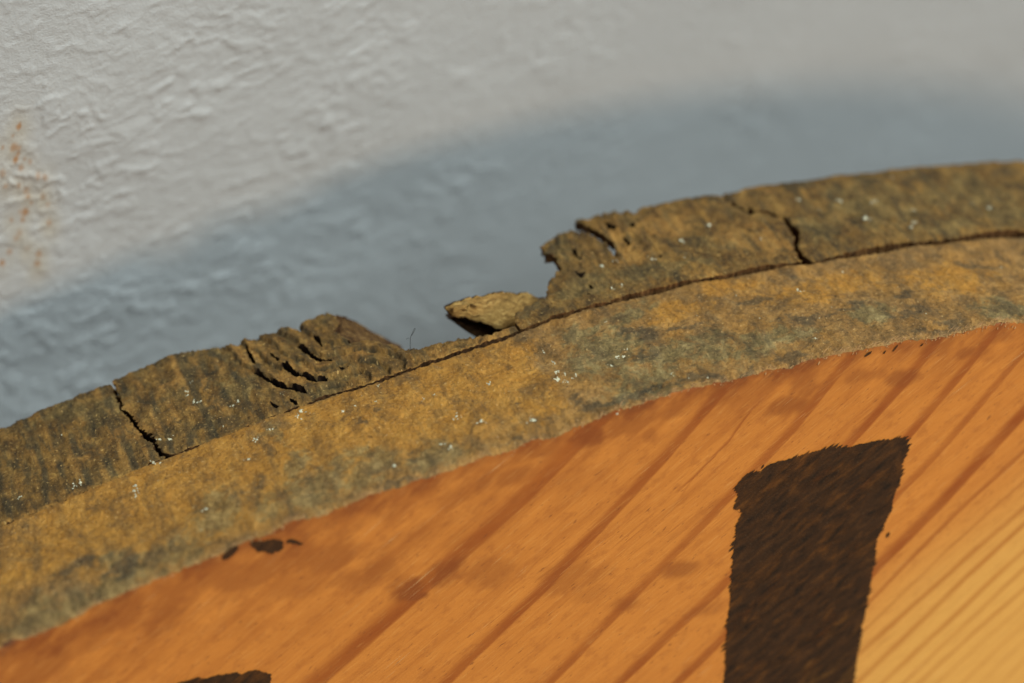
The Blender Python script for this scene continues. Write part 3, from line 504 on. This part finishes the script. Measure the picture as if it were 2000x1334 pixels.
def chunk(b, outline, holes, seed, step=.027, depth=2.9, lift=0.0, rnd=.022, taper=None, thin=None):
    """a broken piece of board: top surface on the rim, ragged walls running down into the disc"""
    V, F, loops = triangulate(outline, holes, step)
    s, w = V[:, 0], V[:, 1]
    Bd = np.concatenate(loops)
    d = near_dist(V, outline); dh = near_dist(V, np.concatenate(holes)) if holes else d + 9
    h = rear_height(s, w) + lift
    h -= rnd * np.exp(-d / (rnd * .8))
    h += np.exp(-dh / .05) * .045 * np.clip(fbm(s * 5, w * 5, 171, 3), -.3, 1)
    h -= .07 * sstep(YR - .14, YR + .05, w) ** 2
    if taper is not None: h += taper(s, w)
    P = rim_point(s, w, h)
    co = np.stack([s, w, 0 * s], 1)
    i0 = b.verts(P, co=co, tone=tones(s, w)); b.tris(i0 + F, 0)
    for li, lp in enumerate(loops):
        hh = rear_height(lp[:, 0], lp[:, 1]) + lift - rnd - (.07 * sstep(YR - .14, YR + .05, lp[:, 1]) ** 2)
        if li: hh = rear_height(lp[:, 0], lp[:, 1]) + lift + .045 * np.clip(fbm(lp[:, 0] * 5, lp[:, 1] * 5, 171, 3), -.3, 1) - rnd * np.exp(-near_dist(lp, outline) / (rnd * .8))
        if taper is not None: hh = hh + taper(lp[:, 0], lp[:, 1])
        area = np.sum(lp[:, 0] * np.roll(lp[:, 1], -1) - np.roll(lp[:, 0], -1) * lp[:, 1])
        n = np.roll(lp, -1, 0) - np.roll(lp, 1, 0); n = np.stack([n[:, 1], -n[:, 0]], 1) * (1 if area > 0 else -1)
        n /= np.linalg.norm(n, axis=1)[:, None] + 1e-9          # outward of the loop
        if li: n = -n * 0
        t = np.concatenate([[0], np.cumsum(np.linalg.norm(np.diff(lp, axis=0), axis=1))])
        deps = np.array([0, .012, .035, .08, .16, .3, .55, 1.0, 1.8, depth])
        rows = []; cos = []
        for k, dp in enumerate(deps):
            a = min(.03, dp * .35) * (1 if li == 0 else .0)
            q = lp - n * (a * (.5 + fbm(t * 7, t * 0 + dp * 3, seed + 3 + li, 3, .6)))[:, None]
            rows.append(rim_point(q[:, 0], q[:, 1], hh - dp * (thin(lp[:, 0], lp[:, 1]) if thin else 1.0))); cos.append(np.stack([t, 0 * t, 0 * t + dp], 1))
        i1 = b.verts(np.concatenate(rows), co=np.concatenate(cos), tone=np.zeros((len(lp) * len(deps), 4)))
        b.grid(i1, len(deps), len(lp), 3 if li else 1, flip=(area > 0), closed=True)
    return b

# ------------------------------------------------------------------ the leaning disc
disc = bpy.data.objects.new('wooden_disc', None); COL.objects.link(disc)
disc.empty_display_size = .1
disc.matrix_world = Matrix.Translation(to_world(BASE)) @ TILT
disc['label'] = 'round two-layer pine disc with a rotted, broken top rim and black painted strokes'
disc['category'] = 'wooden disc'

# --- front plank in view: weathered rim + varnished face, one solid
def spaced(lo, hi, a, b, fine, coarse):
    return np.concatenate([np.arange(lo, a, coarse), np.arange(a, b, fine), np.arange(b, hi, coarse), [hi]])
P_CHORD = -8.6
pc = R * SG * 0 - R * CG                      # across-grain coordinate of the centre (z=-R)
th_lim = math.acos((P_CHORD - pc) / R)
S = spaced((-GA - th_lim) * R + .02, (-GA + th_lim) * R - .02, -15.2, 5.2, .021, .8)
FE = np.array(FRONT_EDGE); SL = np.array(SEAML)
fe_jag = np.interp(S, FE[:, 0], FE[:, 1], left=0, right=0)
inview = (S > FE[0, 0]) & (S < FE[-1, 0])
fe_res = np.where(inview, fe_jag - rim_off(S, 0 * S), 0) + (fbm(S * 6, S * 0, 41, 5, .75) * .026)
sl_w = np.interp(S, SL[:, 0], SL[:, 1], left=T1, right=T1) + fbm(S * 5, S * 0 + 9, 43, 4, .6) * .010
v = np.concatenate([np.linspace(0, .04, 5)[:-1], np.linspace(.04, .97, 104), np.linspace(.97, 1, 5)[1:]])
ss, vv = np.meshgrid(S, v); w = vv * sl_w[None]
h = (fbm(ss * .7, w * .9, 61, 3) * .030 + fbm(ss * 3.2 + w * 1.3, w * 2.6, 63, 4, .55) * .020 + fbm(ss * 15, w * 13, 67, 3, .65) * .013)
h += fe_res[None] * np.exp(-w / .16)
h -= .030 * np.exp(-w / .022) + .022 * np.exp(-(sl_w[None] - w) / .03)
h -= .02 * np.exp(-w / .25) * (1 + fbm(ss * 1.5, w, 71, 2))
fb = Build()
sf, wf = ss.ravel(), w.ravel()
i0 = fb.verts(rim_point(sf, wf, h.ravel()), co=np.stack([sf, wf, 0 * sf], 1), tone=tones(sf, wf),
              grain=np.zeros(sf.size), stain=np.zeros(sf.size), yellow=np.zeros(sf.size), fray=np.exp(-wf / .05) * sstep(-.5, .4, fbm(sf * 2.5, wf * 0, 45, 3)) * .6)
fb.grid(i0, len(v), len(S), 0)
# back edge down inside the seam
deps = np.array([0, .02, .08, .3, 1.0, 2.5])
rows = np.concatenate([rim_point(S, sl_w + np.minimum(dp * .1, .01), h[-1] - dp) for dp in deps])
i1 = fb.verts(rows, co=np.concatenate([np.stack([S, 0 * S, 0 * S + dp], 1) for dp in deps]), tone=np.zeros((len(rows), 4)))
fb.grid(i1, len(deps), len(S), 2)
# face
E = rim_point(S, 0 * S, h[0])
pe = -E[:, 0] * SG + E[:, 2] * CG
Ltot = np.maximum(pe - P_CHORD, .02)
Lvis = np.clip((E[:, 2] + 6.9 + .304 * E[:, 0]) / .63, .25, None); Lvis = np.minimum(Lvis, Ltot * .9)
NV = 500
q = np.concatenate([np.linspace(0, 1, NV) ** 1.15, np.linspace(1, 2, 5)[1:]])
D = np.where(q[:, None] <= 1, q[:, None] * Lvis[None], Lvis[None] + (q[:, None] - 1) * (Ltot - Lvis)[None])
E0 = rim_point(S, 0 * S, 0 * S)
decay = np.exp(-D / .12)
X = E0[None, :, 0] + (E - E0)[None, :, 0] * decay + SG * D; Z = E0[None, :, 2] + (E - E0)[None, :, 2] * decay - CG * D
G = X * CG + Z * SG; Pp = -X * SG + Z * CG
edge_d = R - np.hypot(X, Z + R)                   # distance below the rim
gw = Pp + fbm(G * .25, Pp * .6, 81, 2) * .05 + fbm(G * .9, Pp * 5, 83, 3, .6) * .008
grain = np.zeros(G.shape)
for pts, wid, stg in GRAIN:
    a = np.array(pts); a = a[np.argsort(a[:, 0])]
    pi = np.interp(G, a[:, 0], a[:, 1])
    if wid > .045:
        k0 = (a[1, 1] - a[0, 1]) / (a[1, 0] - a[0, 0]); k1 = (a[-1, 1] - a[-2, 1]) / (a[-1, 0] - a[-2, 0])
        pi = pi + np.minimum(G - a[0, 0], 0) * k0 + np.maximum(G - a[-1, 0], 0) * k1
        fade = 1.0
    else:
        fade = sstep(.5, 0, np.maximum(a[0, 0] - G, G - a[-1, 0]))
    d = (gw - pi) / wid
    pr = np.where(d < 0, np.exp(-(d / .50) ** 12), np.exp(-(np.abs(d) / .66) ** 3)) * min(1, stg * 1.15) * fade
    pr = pr * (.95 + .22 * fbm(G * .8, Pp * 3 + pi, 85, 3))
    grain = np.maximum(grain, pr)
# faint fine rings elsewhere
grain = np.maximum(grain, sstep(.35, .9, np.sin(gw * 14 + 2 * fbm(G * .15, Pp * .5, 87, 2))) * .16 * sstep(-6.5, 0, Pp) * (1 + fbm(G * .5, Pp * 4, 88, 2)))
wob = fbm(G * 1.2, Pp * 2.4, 95, 4, .6)
stain = np.zeros(G.shape)
for cx, cz, rx, rz, a in STAINS:
    dd = ((X - cx) / rx) ** 2 + ((Z - cz) / rz) ** 2
    stain = np.maximum(stain, a * sstep(.15, .95, np.exp(-dd * .8) + .45 * wob * np.exp(-dd * .3)))
stain = np.maximum(stain, np.exp(-edge_d / .50) * (.72 + .6 * wob) * (.75 + .25 * sstep(2.0, -3.0, X)))
stain = np.maximum(stain, np.exp(-edge_d / .95) * (.58 + .6 * wob) * sstep(-1.0, -7.0, X))
yellow = sstep(-3.3, -5.6, Pp + .25 * fbm(G * .2, Pp * .4, 99, 2))
Y = .035 * np.exp(-edge_d.clip(0) / .02) - .0022 * grain - .003 * fbm(G * 1.0, Pp * 6, 97, 3)
Pf = np.stack([X, Y, Z], -1).reshape(-1, 3)
i2 = fb.verts(Pf, co=np.stack([G.ravel(), Pp.ravel(), 0 * G.ravel()], 1), grain=grain.ravel().clip(0, 1), stain=(stain * 1.35).ravel().clip(0, 1), yellow=yellow.ravel(), dirt=(np.exp(-edge_d.clip(0) / .085) * sstep(-.5, .25, fbm(G * .8, Pp * .8, 161, 3)) * .95).ravel(),
              tone=np.zeros((G.size, 4)))
fb.grid(i2, len(q), len(S), 1, flip=True)
front_plank = fb.make('front_plank', [M_RIM, M_PINE, M_SIDE], disc)
front_plank['label'] = 'orange pine front plank with weathered grey-brown edge'

# --- the rest of the front layer: planks side by side below the chord, and the rear layer crossing them
def disc_plank(name, ang, p0, p1, radius, y0, y1, mat):
    n = np.array([-math.sin(ang), math.cos(ang)]); g = np.array([math.cos(ang), math.sin(ang)])
    ps_ = np.linspace(p0, p1, 12)
    hw = np.sqrt(np.maximum(radius ** 2 - ps_ ** 2, .04))
    loop = np.concatenate([np.stack([hw, ps_], 1), np.stack([-hw, ps_], 1)[::-1]])
    xz = loop[:, :1] * g + loop[:, 1:] * n + np.array([0, -R])
    b = Build(); k = len(xz)
    ring = lambda y, sc=1.0: np.stack([xz[:, 0], np.full(k, y), xz[:, 1]], 1)
    i = b.verts(np.concatenate([ring(y0), ring(y1)]), co=np.concatenate([np.stack([loop[:, 0], loop[:, 1], 0 * loop[:, 0]], 1)] * 2))
    b.grid(i, 2, k, 0, closed=True)
    for j, y in ((0, y0), (k, y1)):
        c0 = b.verts([[xz[:, 0].mean(), y, xz[:, 1].mean()]], co=[[0, loop[:, 1].mean(), 0]])
        F = [(i + j + t, i + j + (t + 1) % k, c0) for t in range(k)]
        b.tris([f[::-1] for f in F] if j == 0 else F, 0)
    return b.make(name, [mat], disc, smooth=False)
edges_p = [P_CHORD - pc - .06 - 14.2 * k for k in range(6)]
for k in range(4):
    disc_plank('front_plank', GA, edges_p[k + 1] + .06, edges_p[k], R - .05, .01, T1 - .02, M_PINE)
disc_plank('front_plank', GA, -R + .3, edges_p[4], R - .05, .01, T1 - .02, M_PINE)
rr = R - 2.6
cuts = np.linspace(-rr + .2, rr - .2, 6)
for k in range(5):
    disc_plank('rear_plank', GA + math.pi / 2, cuts[k] + .04, cuts[k + 1] - .04, rr, T1 + .14, YR - .06, M_BACK)

# --- rear layer: the cracked and broken board ends along the rim
def arr(*ps_): return np.concatenate([np.asarray(p, float) for p in ps_])
ST = .020
su = np.array(SEAMU); su[:, 1] -= .03 + .015 * sstep(-4.8, -6.5, su[:, 0])
def seam_between(a, b):
    xs = np.arange(a, b, ST); return np.stack([xs, np.interp(xs, su[:, 0], su[:, 1])], 1)
def slit(hh, seed, grow=.010):
    P = resample(np.array(list(hh) + [hh[0]], float), .016)[:-1]
    a = np.sum(P[:, 0] * np.roll(P[:, 1], -1) - np.roll(P[:, 0], -1) * P[:, 1])
    d = np.roll(P, -1, 0) - np.roll(P, 1, 0); n = np.stack([d[:, 1], -d[:, 0]], 1) * (1 if a > 0 else -1); n /= np.linalg.norm(n, axis=1)[:, None] + 1e-9
    t = cum(P)
    return P + n * (grow + .016 * np.clip(fbm(t * 13, t * 0, seed, 3, .7), -.5, 1))[:, None]
JA = lambda P, amp, seed: jag(resample(P, ST), amp, seed)
# left piece
left_end = -24.0
outA = arr([(left_end, T1 + .05)], JA(seam_between(left_end + .3, A_CRACK[-1][0] - .02), .008, 1), JA(A_CRACK[::-1], .030, 2), JA(A_REAR[::-1][1:], .024, 3), [(left_end, YR)])
bA = Build(); chunk(bA, outA, [], 10, lift=.0)
chunk(bA, np.array([(-10.9, 2.75), (-9.8, 2.75), (-10.0, 4.7), (-10.9, 4.7)]), [], 31, step=.09, lift=-.30)
oA = bA.make('rim_board_end', [M_RIM2, M_SIDE], disc)
oA['label'] = 'left board end, olive brown, up to the first crack'
# second piece with the peak, the arched slits and the thin strip running right
sm = seam_between(B_CRACK[-1][0] + .02, B_RIGHT[-1][0] + .02)
outB = arr(JA(sm, .010, 4), JA(B_RIGHT[::-1], .026, 5), JA(B_REAR[::-1][1:], .024, 6), JA(B_CRACK[1:-1], .034, 7))
bB = Build()
tapB = lambda s, w: -.16 * sstep(-8.9, -6.6, s) * sstep(3.4, 4.6, w) - .05 * sstep(-7.3, -6.2, s) * sstep(2.9, 3.2, w)
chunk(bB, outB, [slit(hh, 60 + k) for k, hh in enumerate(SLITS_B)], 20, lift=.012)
# sloping fracture behind the peak
inner = resample(np.array(B_RIGHT[:10]), .02); outer = np.array(FRACTURE)
ti = np.linspace(0, 1, 90)
ri = lambda P: np.stack([np.interp(ti, cum(P) / cum(P)[-1], P[:, k]) for k in range(P.shape[1])], 1)
In = ri(inner); Ou = ri(outer)
InP = rim_point(In[:, 0], In[:, 1], rear_height(In[:, 0], In[:, 1]) - .05)
rows = []; cos = []
for k, t in enumerate(np.linspace(0, 1, 24)):
    P = InP * (1 - t) + Ou * t
    fibre = fbm(ti * 3 + t * 2, t * 16 + ti * 2.5, 31, 4, .6)
    P = P + np.stack([fibre * .02, 0 * ti, fibre * .05 * math.sin(math.pi * t)], 1)
    rows.append(P); cos.append(np.stack([t * 1.6 + 0 * ti, 0 * ti, ti * 1.4], 1))
for dp in (.05, .2, .6, 1.5):
    rows.append(Ou - np.array([0, 0, dp])); cos.append(np.stack([1.6 + 0 * ti, ti * .4, ti * 2.2 + dp], 1))
i = bB.verts(np.concatenate(rows), co=np.concatenate(cos), tone=np.zeros((len(rows) * 90, 4)))
bB.grid(i, len(rows), 90, 2)
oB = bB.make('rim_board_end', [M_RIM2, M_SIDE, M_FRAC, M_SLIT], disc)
oB['label'] = 'split board end with curved slits and a snapped peak'
# third piece: ragged tongues
outC = arr(JA(seam_between(C_LEFT[0][0] + .02, C_RIGHT[-1][0] - .01), .010, 8), JA(C_RIGHT[::-1], .026, 9), JA(C_LEFT[::-1][1:], .022, 11))
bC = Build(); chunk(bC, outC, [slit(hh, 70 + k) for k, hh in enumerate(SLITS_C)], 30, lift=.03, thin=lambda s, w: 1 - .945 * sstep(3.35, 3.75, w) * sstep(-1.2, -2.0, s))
chunk(bC, arr(seam_between(-1.2, .5)[::6], [(.6, 4.5), (-.5, 4.5)]) + np.array([0, .12]), [], 31, step=.09, lift=-.38)
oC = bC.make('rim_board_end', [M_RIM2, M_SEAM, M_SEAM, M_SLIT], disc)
oC['label'] = 'torn board end with ragged tongues above the pale splinter'
# right piece
right_end = 26.0
outD = arr(JA(np.array(SEAMUD) - np.array([0, .075]), .026, 12), [(right_end, T1 + .1), (right_end, YR)], JA(D_REAR[::-1], .016, 13), JA(D_LEFT[:-1], .026, 14))
bD = Build(); chunk(bD, outD, [], 40, lift=-.01)
oD = bD.make('rim_board_end', [M_RIM2, M_SEAM], disc)
oD['label'] = 'right board end, grey olive, beyond the jagged crack'

# --- pale splinter and the slab under it
def loft(top, lip, name, mat, thick, back, seed, n=70, m=14, label=None):
    T = np.array(top); U = np.array(lip)
    rs = lambda P: np.stack([np.interp(np.linspace(0, 1, n), cum(P) / cum(P)[-1], P[:, k]) for k in range(3)], 1)
    T, U = rs(T), rs(U); t = np.linspace(0, 1, n)
    end = np.minimum(1, t / .06)
    rows = []; cos = []
    for k, a in enumerate(np.linspace(0, 1, m)):
        P = T * (1 - a) + U * a
        nz = fbm(t * 5 + a * 1.5, t * 0 + a * 7, seed, 4, .6)
        cr_ = -(1 - np.abs(perlin(t * 9 + a * .8, t * 0 + a * .6, seed + 9)) * 3).clip(0, 1) ** 4 * .03 * (a < .75)
        P = P + np.stack([nz * .015, (-.05 + nz * .03) * math.sin(math.pi * a) * end, (nz * .055 + .05 + cr_) * math.sin(math.pi * a) * end], 1)
        if k == m - 1: P[:, 2] += fbm(t * 16, t * 0, seed + 5, 4, .7) * .035 * end
        if k == 0: P[:, 2] += fbm(t * 13, t * 0 + 4, seed + 6, 4, .7) * .028 * end
        rows.append(P); cos.append(np.stack([a * 1.2 + 0 * t, t * .3, t * 2.2 + a * .5], 1))
    for f, dz, dy in ((1, .03, .015), (.9, .07, .08), (.6, thick * .8, .35), (.1, thick, back)):
        P = T * (1 - f) + U * f + np.stack([0 * t, dy * end, -dz * end], 1)
        rows.append(P); cos.append(np.stack([2 + f + 0 * t, t * .3, t * 2.2], 1))
    rows.append(rows[0] + np.stack([0 * t, .05 * end, -.02 * end], 1)); cos.append(cos[0])
    b = Build(); i = b.verts(np.concatenate(rows), co=np.concatenate(cos))
    b.grid(i, m, n, 0, flip=True)
    b.grid(i + (m - 1) * n, len(rows) - m + 1, n, 1, flip=True)
    o = b.make(name, [mat, M_SIDE], oC)
    if label: o['label'] = label
    return o
loft(SPLINTER_TOP, SPLINTER_LIP, 'splinter', M_PALE, .20, .35, 51, label='pale freshly torn splinter sticking out leftwards')
loft(UNDER_TOP, UNDER_LIP, 'splinter', M_SIDE, .25, .5, 53, label='dark lower sliver under the pale splinter')

# --- painted strokes
def painted(name, outline, label, rag, seed, y=-.013):
    P = np.array(outline); P = np.concatenate([P, P[:1]]); P = resample(P, .013)[:-1]
    k = np.arange(len(P))
    t = cum(P)
    amp = rag * (np.abs(perlin(t * 11, t * 0, seed)) * 1.2 + np.abs(perlin(t * 29, t * 0, seed + 1)) * .7) * (.25 + 1.3 * np.clip(perlin(t * 1.6, t * 0, seed + 2) + .4, 0, 1))
    nx = np.gradient(P[:, 0]); nz = np.gradient(P[:, 1])
    sgn = np.sign(CG * nz - SG * nx)              # outward side of the grain direction (clockwise or not)
    area = np.sum(P[:, 0] * np.roll(P[:, 1], -1) - np.roll(P[:, 0], -1) * P[:, 1])
    sgn = sgn * (1 if area > 0 else -1)
    P = P + np.stack([CG * sgn * amp, SG * sgn * amp], 1)
    V, F, _ = triangulate(P, [], 0)
    b = Build()
    Q = np.stack([V[:, 0], np.full(len(V), y), V[:, 1]], 1)
    i = b.verts(Q, co=np.stack([V[:, 0] * CG + V[:, 1] * SG, -V[:, 0] * SG + V[:, 1] * CG, 0 * V[:, 0]], 1))
    b.tris(i + F, 0)
    o = b.make(name, [M_PAINT], front_plank, smooth=False)
    if label: o['label'] = label
    return o
painted('painted_stroke', STROKE, 'broad upright black painted stroke with feathered edges', .13, 3)
painted('painted_stroke', LOWER_STROKE, 'top of another black painted stroke', .06, 5)
for k, sm_ in enumerate(SMEARS):
    painted('paint_smear', sm_, None, .035 if k < 3 else .012, 9 + k)

# --- pale flecks stuck to the rim (too small to pick apart)
fl = Build()
lst = [(s_, w_, r_, 1) for s_, w_, r_ in FLECKS]
for k in range(50):
    s_ = rng.uniform(-13.5, 4.5); w_ = rng.uniform(.1, 2.4)
    lst.append((s_, w_, abs(rng.normal(0, .009)) + .005, 0))
for k in range(24):
    s_ = rng.uniform(-13, -8.5) if k % 2 else rng.uniform(-2, 4); w_ = rng.uniform(2.7, 4.6)
    lst.append((s_, w_, abs(rng.normal(0, .008)) + .005, 0))
for s_, w_, r_, main in lst:
    for rep in range(5 if main else 1):
        ds, dw = rng.normal(0, r_ * (.9 if rep else 0), 2)
        rad = r_ * (.62 if rep == 0 else rng.uniform(.15, .42)); k = 9
        a = np.arange(k) / k * 2 * np.pi + rng.uniform(0, 1); rr_ = rad * rng.uniform(.6, 1.25, k)
        el = rng.uniform(.8, 1.7)
        q_s = s_ + ds + np.cos(a) * rr_; q_w = w_ + dw + np.sin(a) * rr_ * el
        if w_ < T1:
            hs = (fbm(q_s * .7, q_w * .9, 61, 3) * .030 + fbm(q_s * 3.2 + q_w * 1.3, q_w * 2.6, 63, 4, .55) * .020 + fbm(q_s * 15, q_w * 13, 67, 3, .65) * .013)
        else:
            hs = rear_height(q_s, q_w) + (.05 if s_ > -4.6 else .012)
        ring = rim_point(q_s, q_w, hs - .002); top = rim_point(np.array([s_ + ds]), np.array([w_ + dw]), np.array([hs.mean() + rad * .25 + .004]))
        i = fl.verts(np.concatenate([ring, ring * .4 + top * .6 + np.array([0, 0, rad * .12]), top]))
        fl.grid(i, 2, k, 0, closed=True)
        fl.tris([(i + k + t, i + k + (t + 1) % k, i + 2 * k) for t in range(k)], 0)
flo = fl.make('pale_flecks', [M_FLECK], disc); flo['kind'] = 'stuff'

# --- torn fibres along the front edge
fi = Build()
for k in range(950):
    u = rng.uniform(0, 1)
    s_ = (-12.9 + 15.1 * u) if k % 4 else rng.uniform(-.9, 2.3)
    j = int(np.clip(np.searchsorted(S, s_), 1, len(S) - 1)); base = rim_point(S[j:j + 1], np.array([0.0]), h[0, j:j + 1])[0]
    ln = abs(rng.normal(0, .06 if s_ < -.9 else .10)) + .03; wd = rng.uniform(.003, .009)
    dirv = np.array([CG + rng.normal(0, .25), rng.uniform(-.25, .5), SG + rng.normal(0, .3)]); dirv /= np.linalg.norm(dirv)
    st_ = base + np.array([rng.normal(0, .02), rng.uniform(-.004, .05), rng.uniform(-.035, .02)]) - dirv * ln * .4
    side = np.cross(dirv, [0, 1, 0]); side /= np.linalg.norm(side); up_ = np.cross(side, dirv)
    mid = st_ + dirv * ln * .55 + up_ * ln * .12
    i = fi.verts([st_ - side * wd, st_ + side * wd, st_ + up_ * wd * 1.5, mid - side * wd * .8, mid + side * wd * .8, mid + up_ * wd * 1.2, st_ + dirv * ln])
    fi.quads([(i, i + 1, i + 4, i + 3), (i + 1, i + 2, i + 5, i + 4), (i + 2, i, i + 3, i + 5)], 0)
    fi.tris([(i + 3, i + 4, i + 6), (i + 4, i + 5, i + 6), (i + 5, i + 3, i + 6)], 0)
fio = fi.make('torn_fibres', [M_FIBRE], front_plank); fio['kind'] = 'stuff'

# ------------------------------------------------------------------ hair caught on the strip
def tube(b, pts, rad, k=6):
    P = resample(np.array(pts), .02); P = (P + np.roll(P, 1, 0) + np.roll(P, -1, 0)) / 3; P = P[1:-1]
    d = np.gradient(P, axis=0); rows = []
    for p, t in zip(P, d):
        t = t / np.linalg.norm(t); a = np.cross(t, [0, 1, 0]); a /= np.linalg.norm(a); c = np.cross(t, a)
        rows.append([p + rad * (math.cos(q_) * a + math.sin(q_) * c) for q_ in np.arange(k) / k * 2 * np.pi])
    i = b.verts(np.array(rows).reshape(-1, 3)); b.grid(i, len(P), k, 0, closed=True)
hb = Build(); hp = np.array(HAIR); hbase = hp[0] + np.array([0, 0, -.1])
tube(hb, [hp[0] + np.array([0, -.1, -.15])] + list(hp[:5]), .0042); tube(hb, hp[4:8], .0036); tube(hb, hp[7:9], .0036)
hair = hb.make('hair', [M_HAIR], None, base=hbase)
hair.matrix_world = Matrix.Translation(to_world(hbase)) @ TILT
hair['label'] = 'tiny dark looped hair standing on the thin broken strip'
hair['category'] = 'hair'

# ------------------------------------------------------------------ wall
YW, WA, WB = 10.09, 0.21, -0.357
wx = np.concatenate([[-160, -80, -40, -25, -18], np.arange(-13.2, -9.5, .022), np.arange(-9.5, 13.5, .05), [18, 25, 40, 80, 160]])
wz = np.concatenate([[-82, -40, -20, -12], np.arange(-8.0, 5.6, .042), [9, 15, 30, 60, 110]])
WX, WZ = np.meshgrid(wx, wz)
flat = (WX > -14) & (WX < 14) & (WZ > -9) & (WZ < 6)
lft = .35 + .65 * sstep(2, -9, WX)
qx = WX + fbm(WX * 1.1, WZ * 1.1, 111, 3) * .30; qz = WZ + fbm(WX * 1.1, WZ * 1.1, 113, 3) * .22
A1 = qx * .95 + qz * .3; A2 = qz * 1.25 - qx * .3
patch = sstep(-.3, .5, fbm(WX * .4, WZ * .4, 7, 2))
relief = sstep(.10, .50, fbm(A1 * 2.4, A2 * 2.6, 101, 4, .55)) * .026
relief += sstep(.12, .55, fbm(A1 * 5.5, A2 * 6.0, 103, 3, .55)) * .016 * (.35 + patch)
relief += fbm(WX * .35, WZ * .35, 105, 2) * .06 + fbm(qx * 9, qz * 9, 106, 3, .6) * .0035
relief += (1 - np.abs(perlin(A1 * 1.3, A2 * 1.5, 107)) * 2.4).clip(0, 1) ** 5 * .012
for bx_, by_, bz_, rx_, rz_ in WALL_BUMPS:
    dd = ((WX - bx_) / rx_) ** 2 + ((WZ - bz_ - .25 * (WX - bx_)) / rz_) ** 2
    relief += .045 * np.exp(-dd ** 1.5) * (1 + .5 * perlin(WX * 7, WZ * 7, 3))
relief = relief * .68 * (1 + .6 * sstep(1.0, -3.0, WZ)) * lft * flat * (.45 + .55 * sstep(-.35, .45, fbm(WX * .45 + 3, WZ * .45, 109, 2)))
nrm = np.array([WA, -1, WB]); nrm = nrm / np.linalg.norm(nrm)
PW = np.stack([WX, YW + WA * WX + WB * WZ, WZ], -1) + nrm * relief[..., None]
rust = np.zeros(WX.shape); halo = np.zeros(WX.shape)
for k, (rx_, ry_, rz_) in enumerate(RUST):
    r_ = rng.uniform(.02, .05)
    dd = ((WX - rx_) ** 2 + ((WZ - rz_) * .62) ** 2) / r_ ** 2
    rust = np.maximum(rust, sstep(.25, .8, np.exp(-dd * .6) + .25 * perlin(WX * 24, WZ * 24, 5) * np.exp(-dd * .15)) * rng.uniform(.45, 1))
    dl = ((WX - rx_) ** 2 + ((WZ - rz_ + .06) * .5) ** 2) / .19 ** 2
    halo = np.maximum(halo, np.exp(-dl) * rng.uniform(.4, 1.1))
wb = Build()
i = wb.verts(PW.reshape(-1, 3), co=np.stack([WX.ravel(), WZ.ravel(), 0 * WX.ravel()], 1), rust=rust.ravel(), halo=halo.ravel())
wb.grid(i, len(wz), len(wx), 0)
wall_base = (0, YW - WB * 82, -82)
wall = wb.make('wall', [M_WALL], None, base=wall_base)
wall.matrix_world = Matrix.Translation(to_world(wall_base)) @ TILT
wall['kind'] = 'structure'
wall['label'] = 'lumpy pale grey painted plaster wall with rust specks at the left'
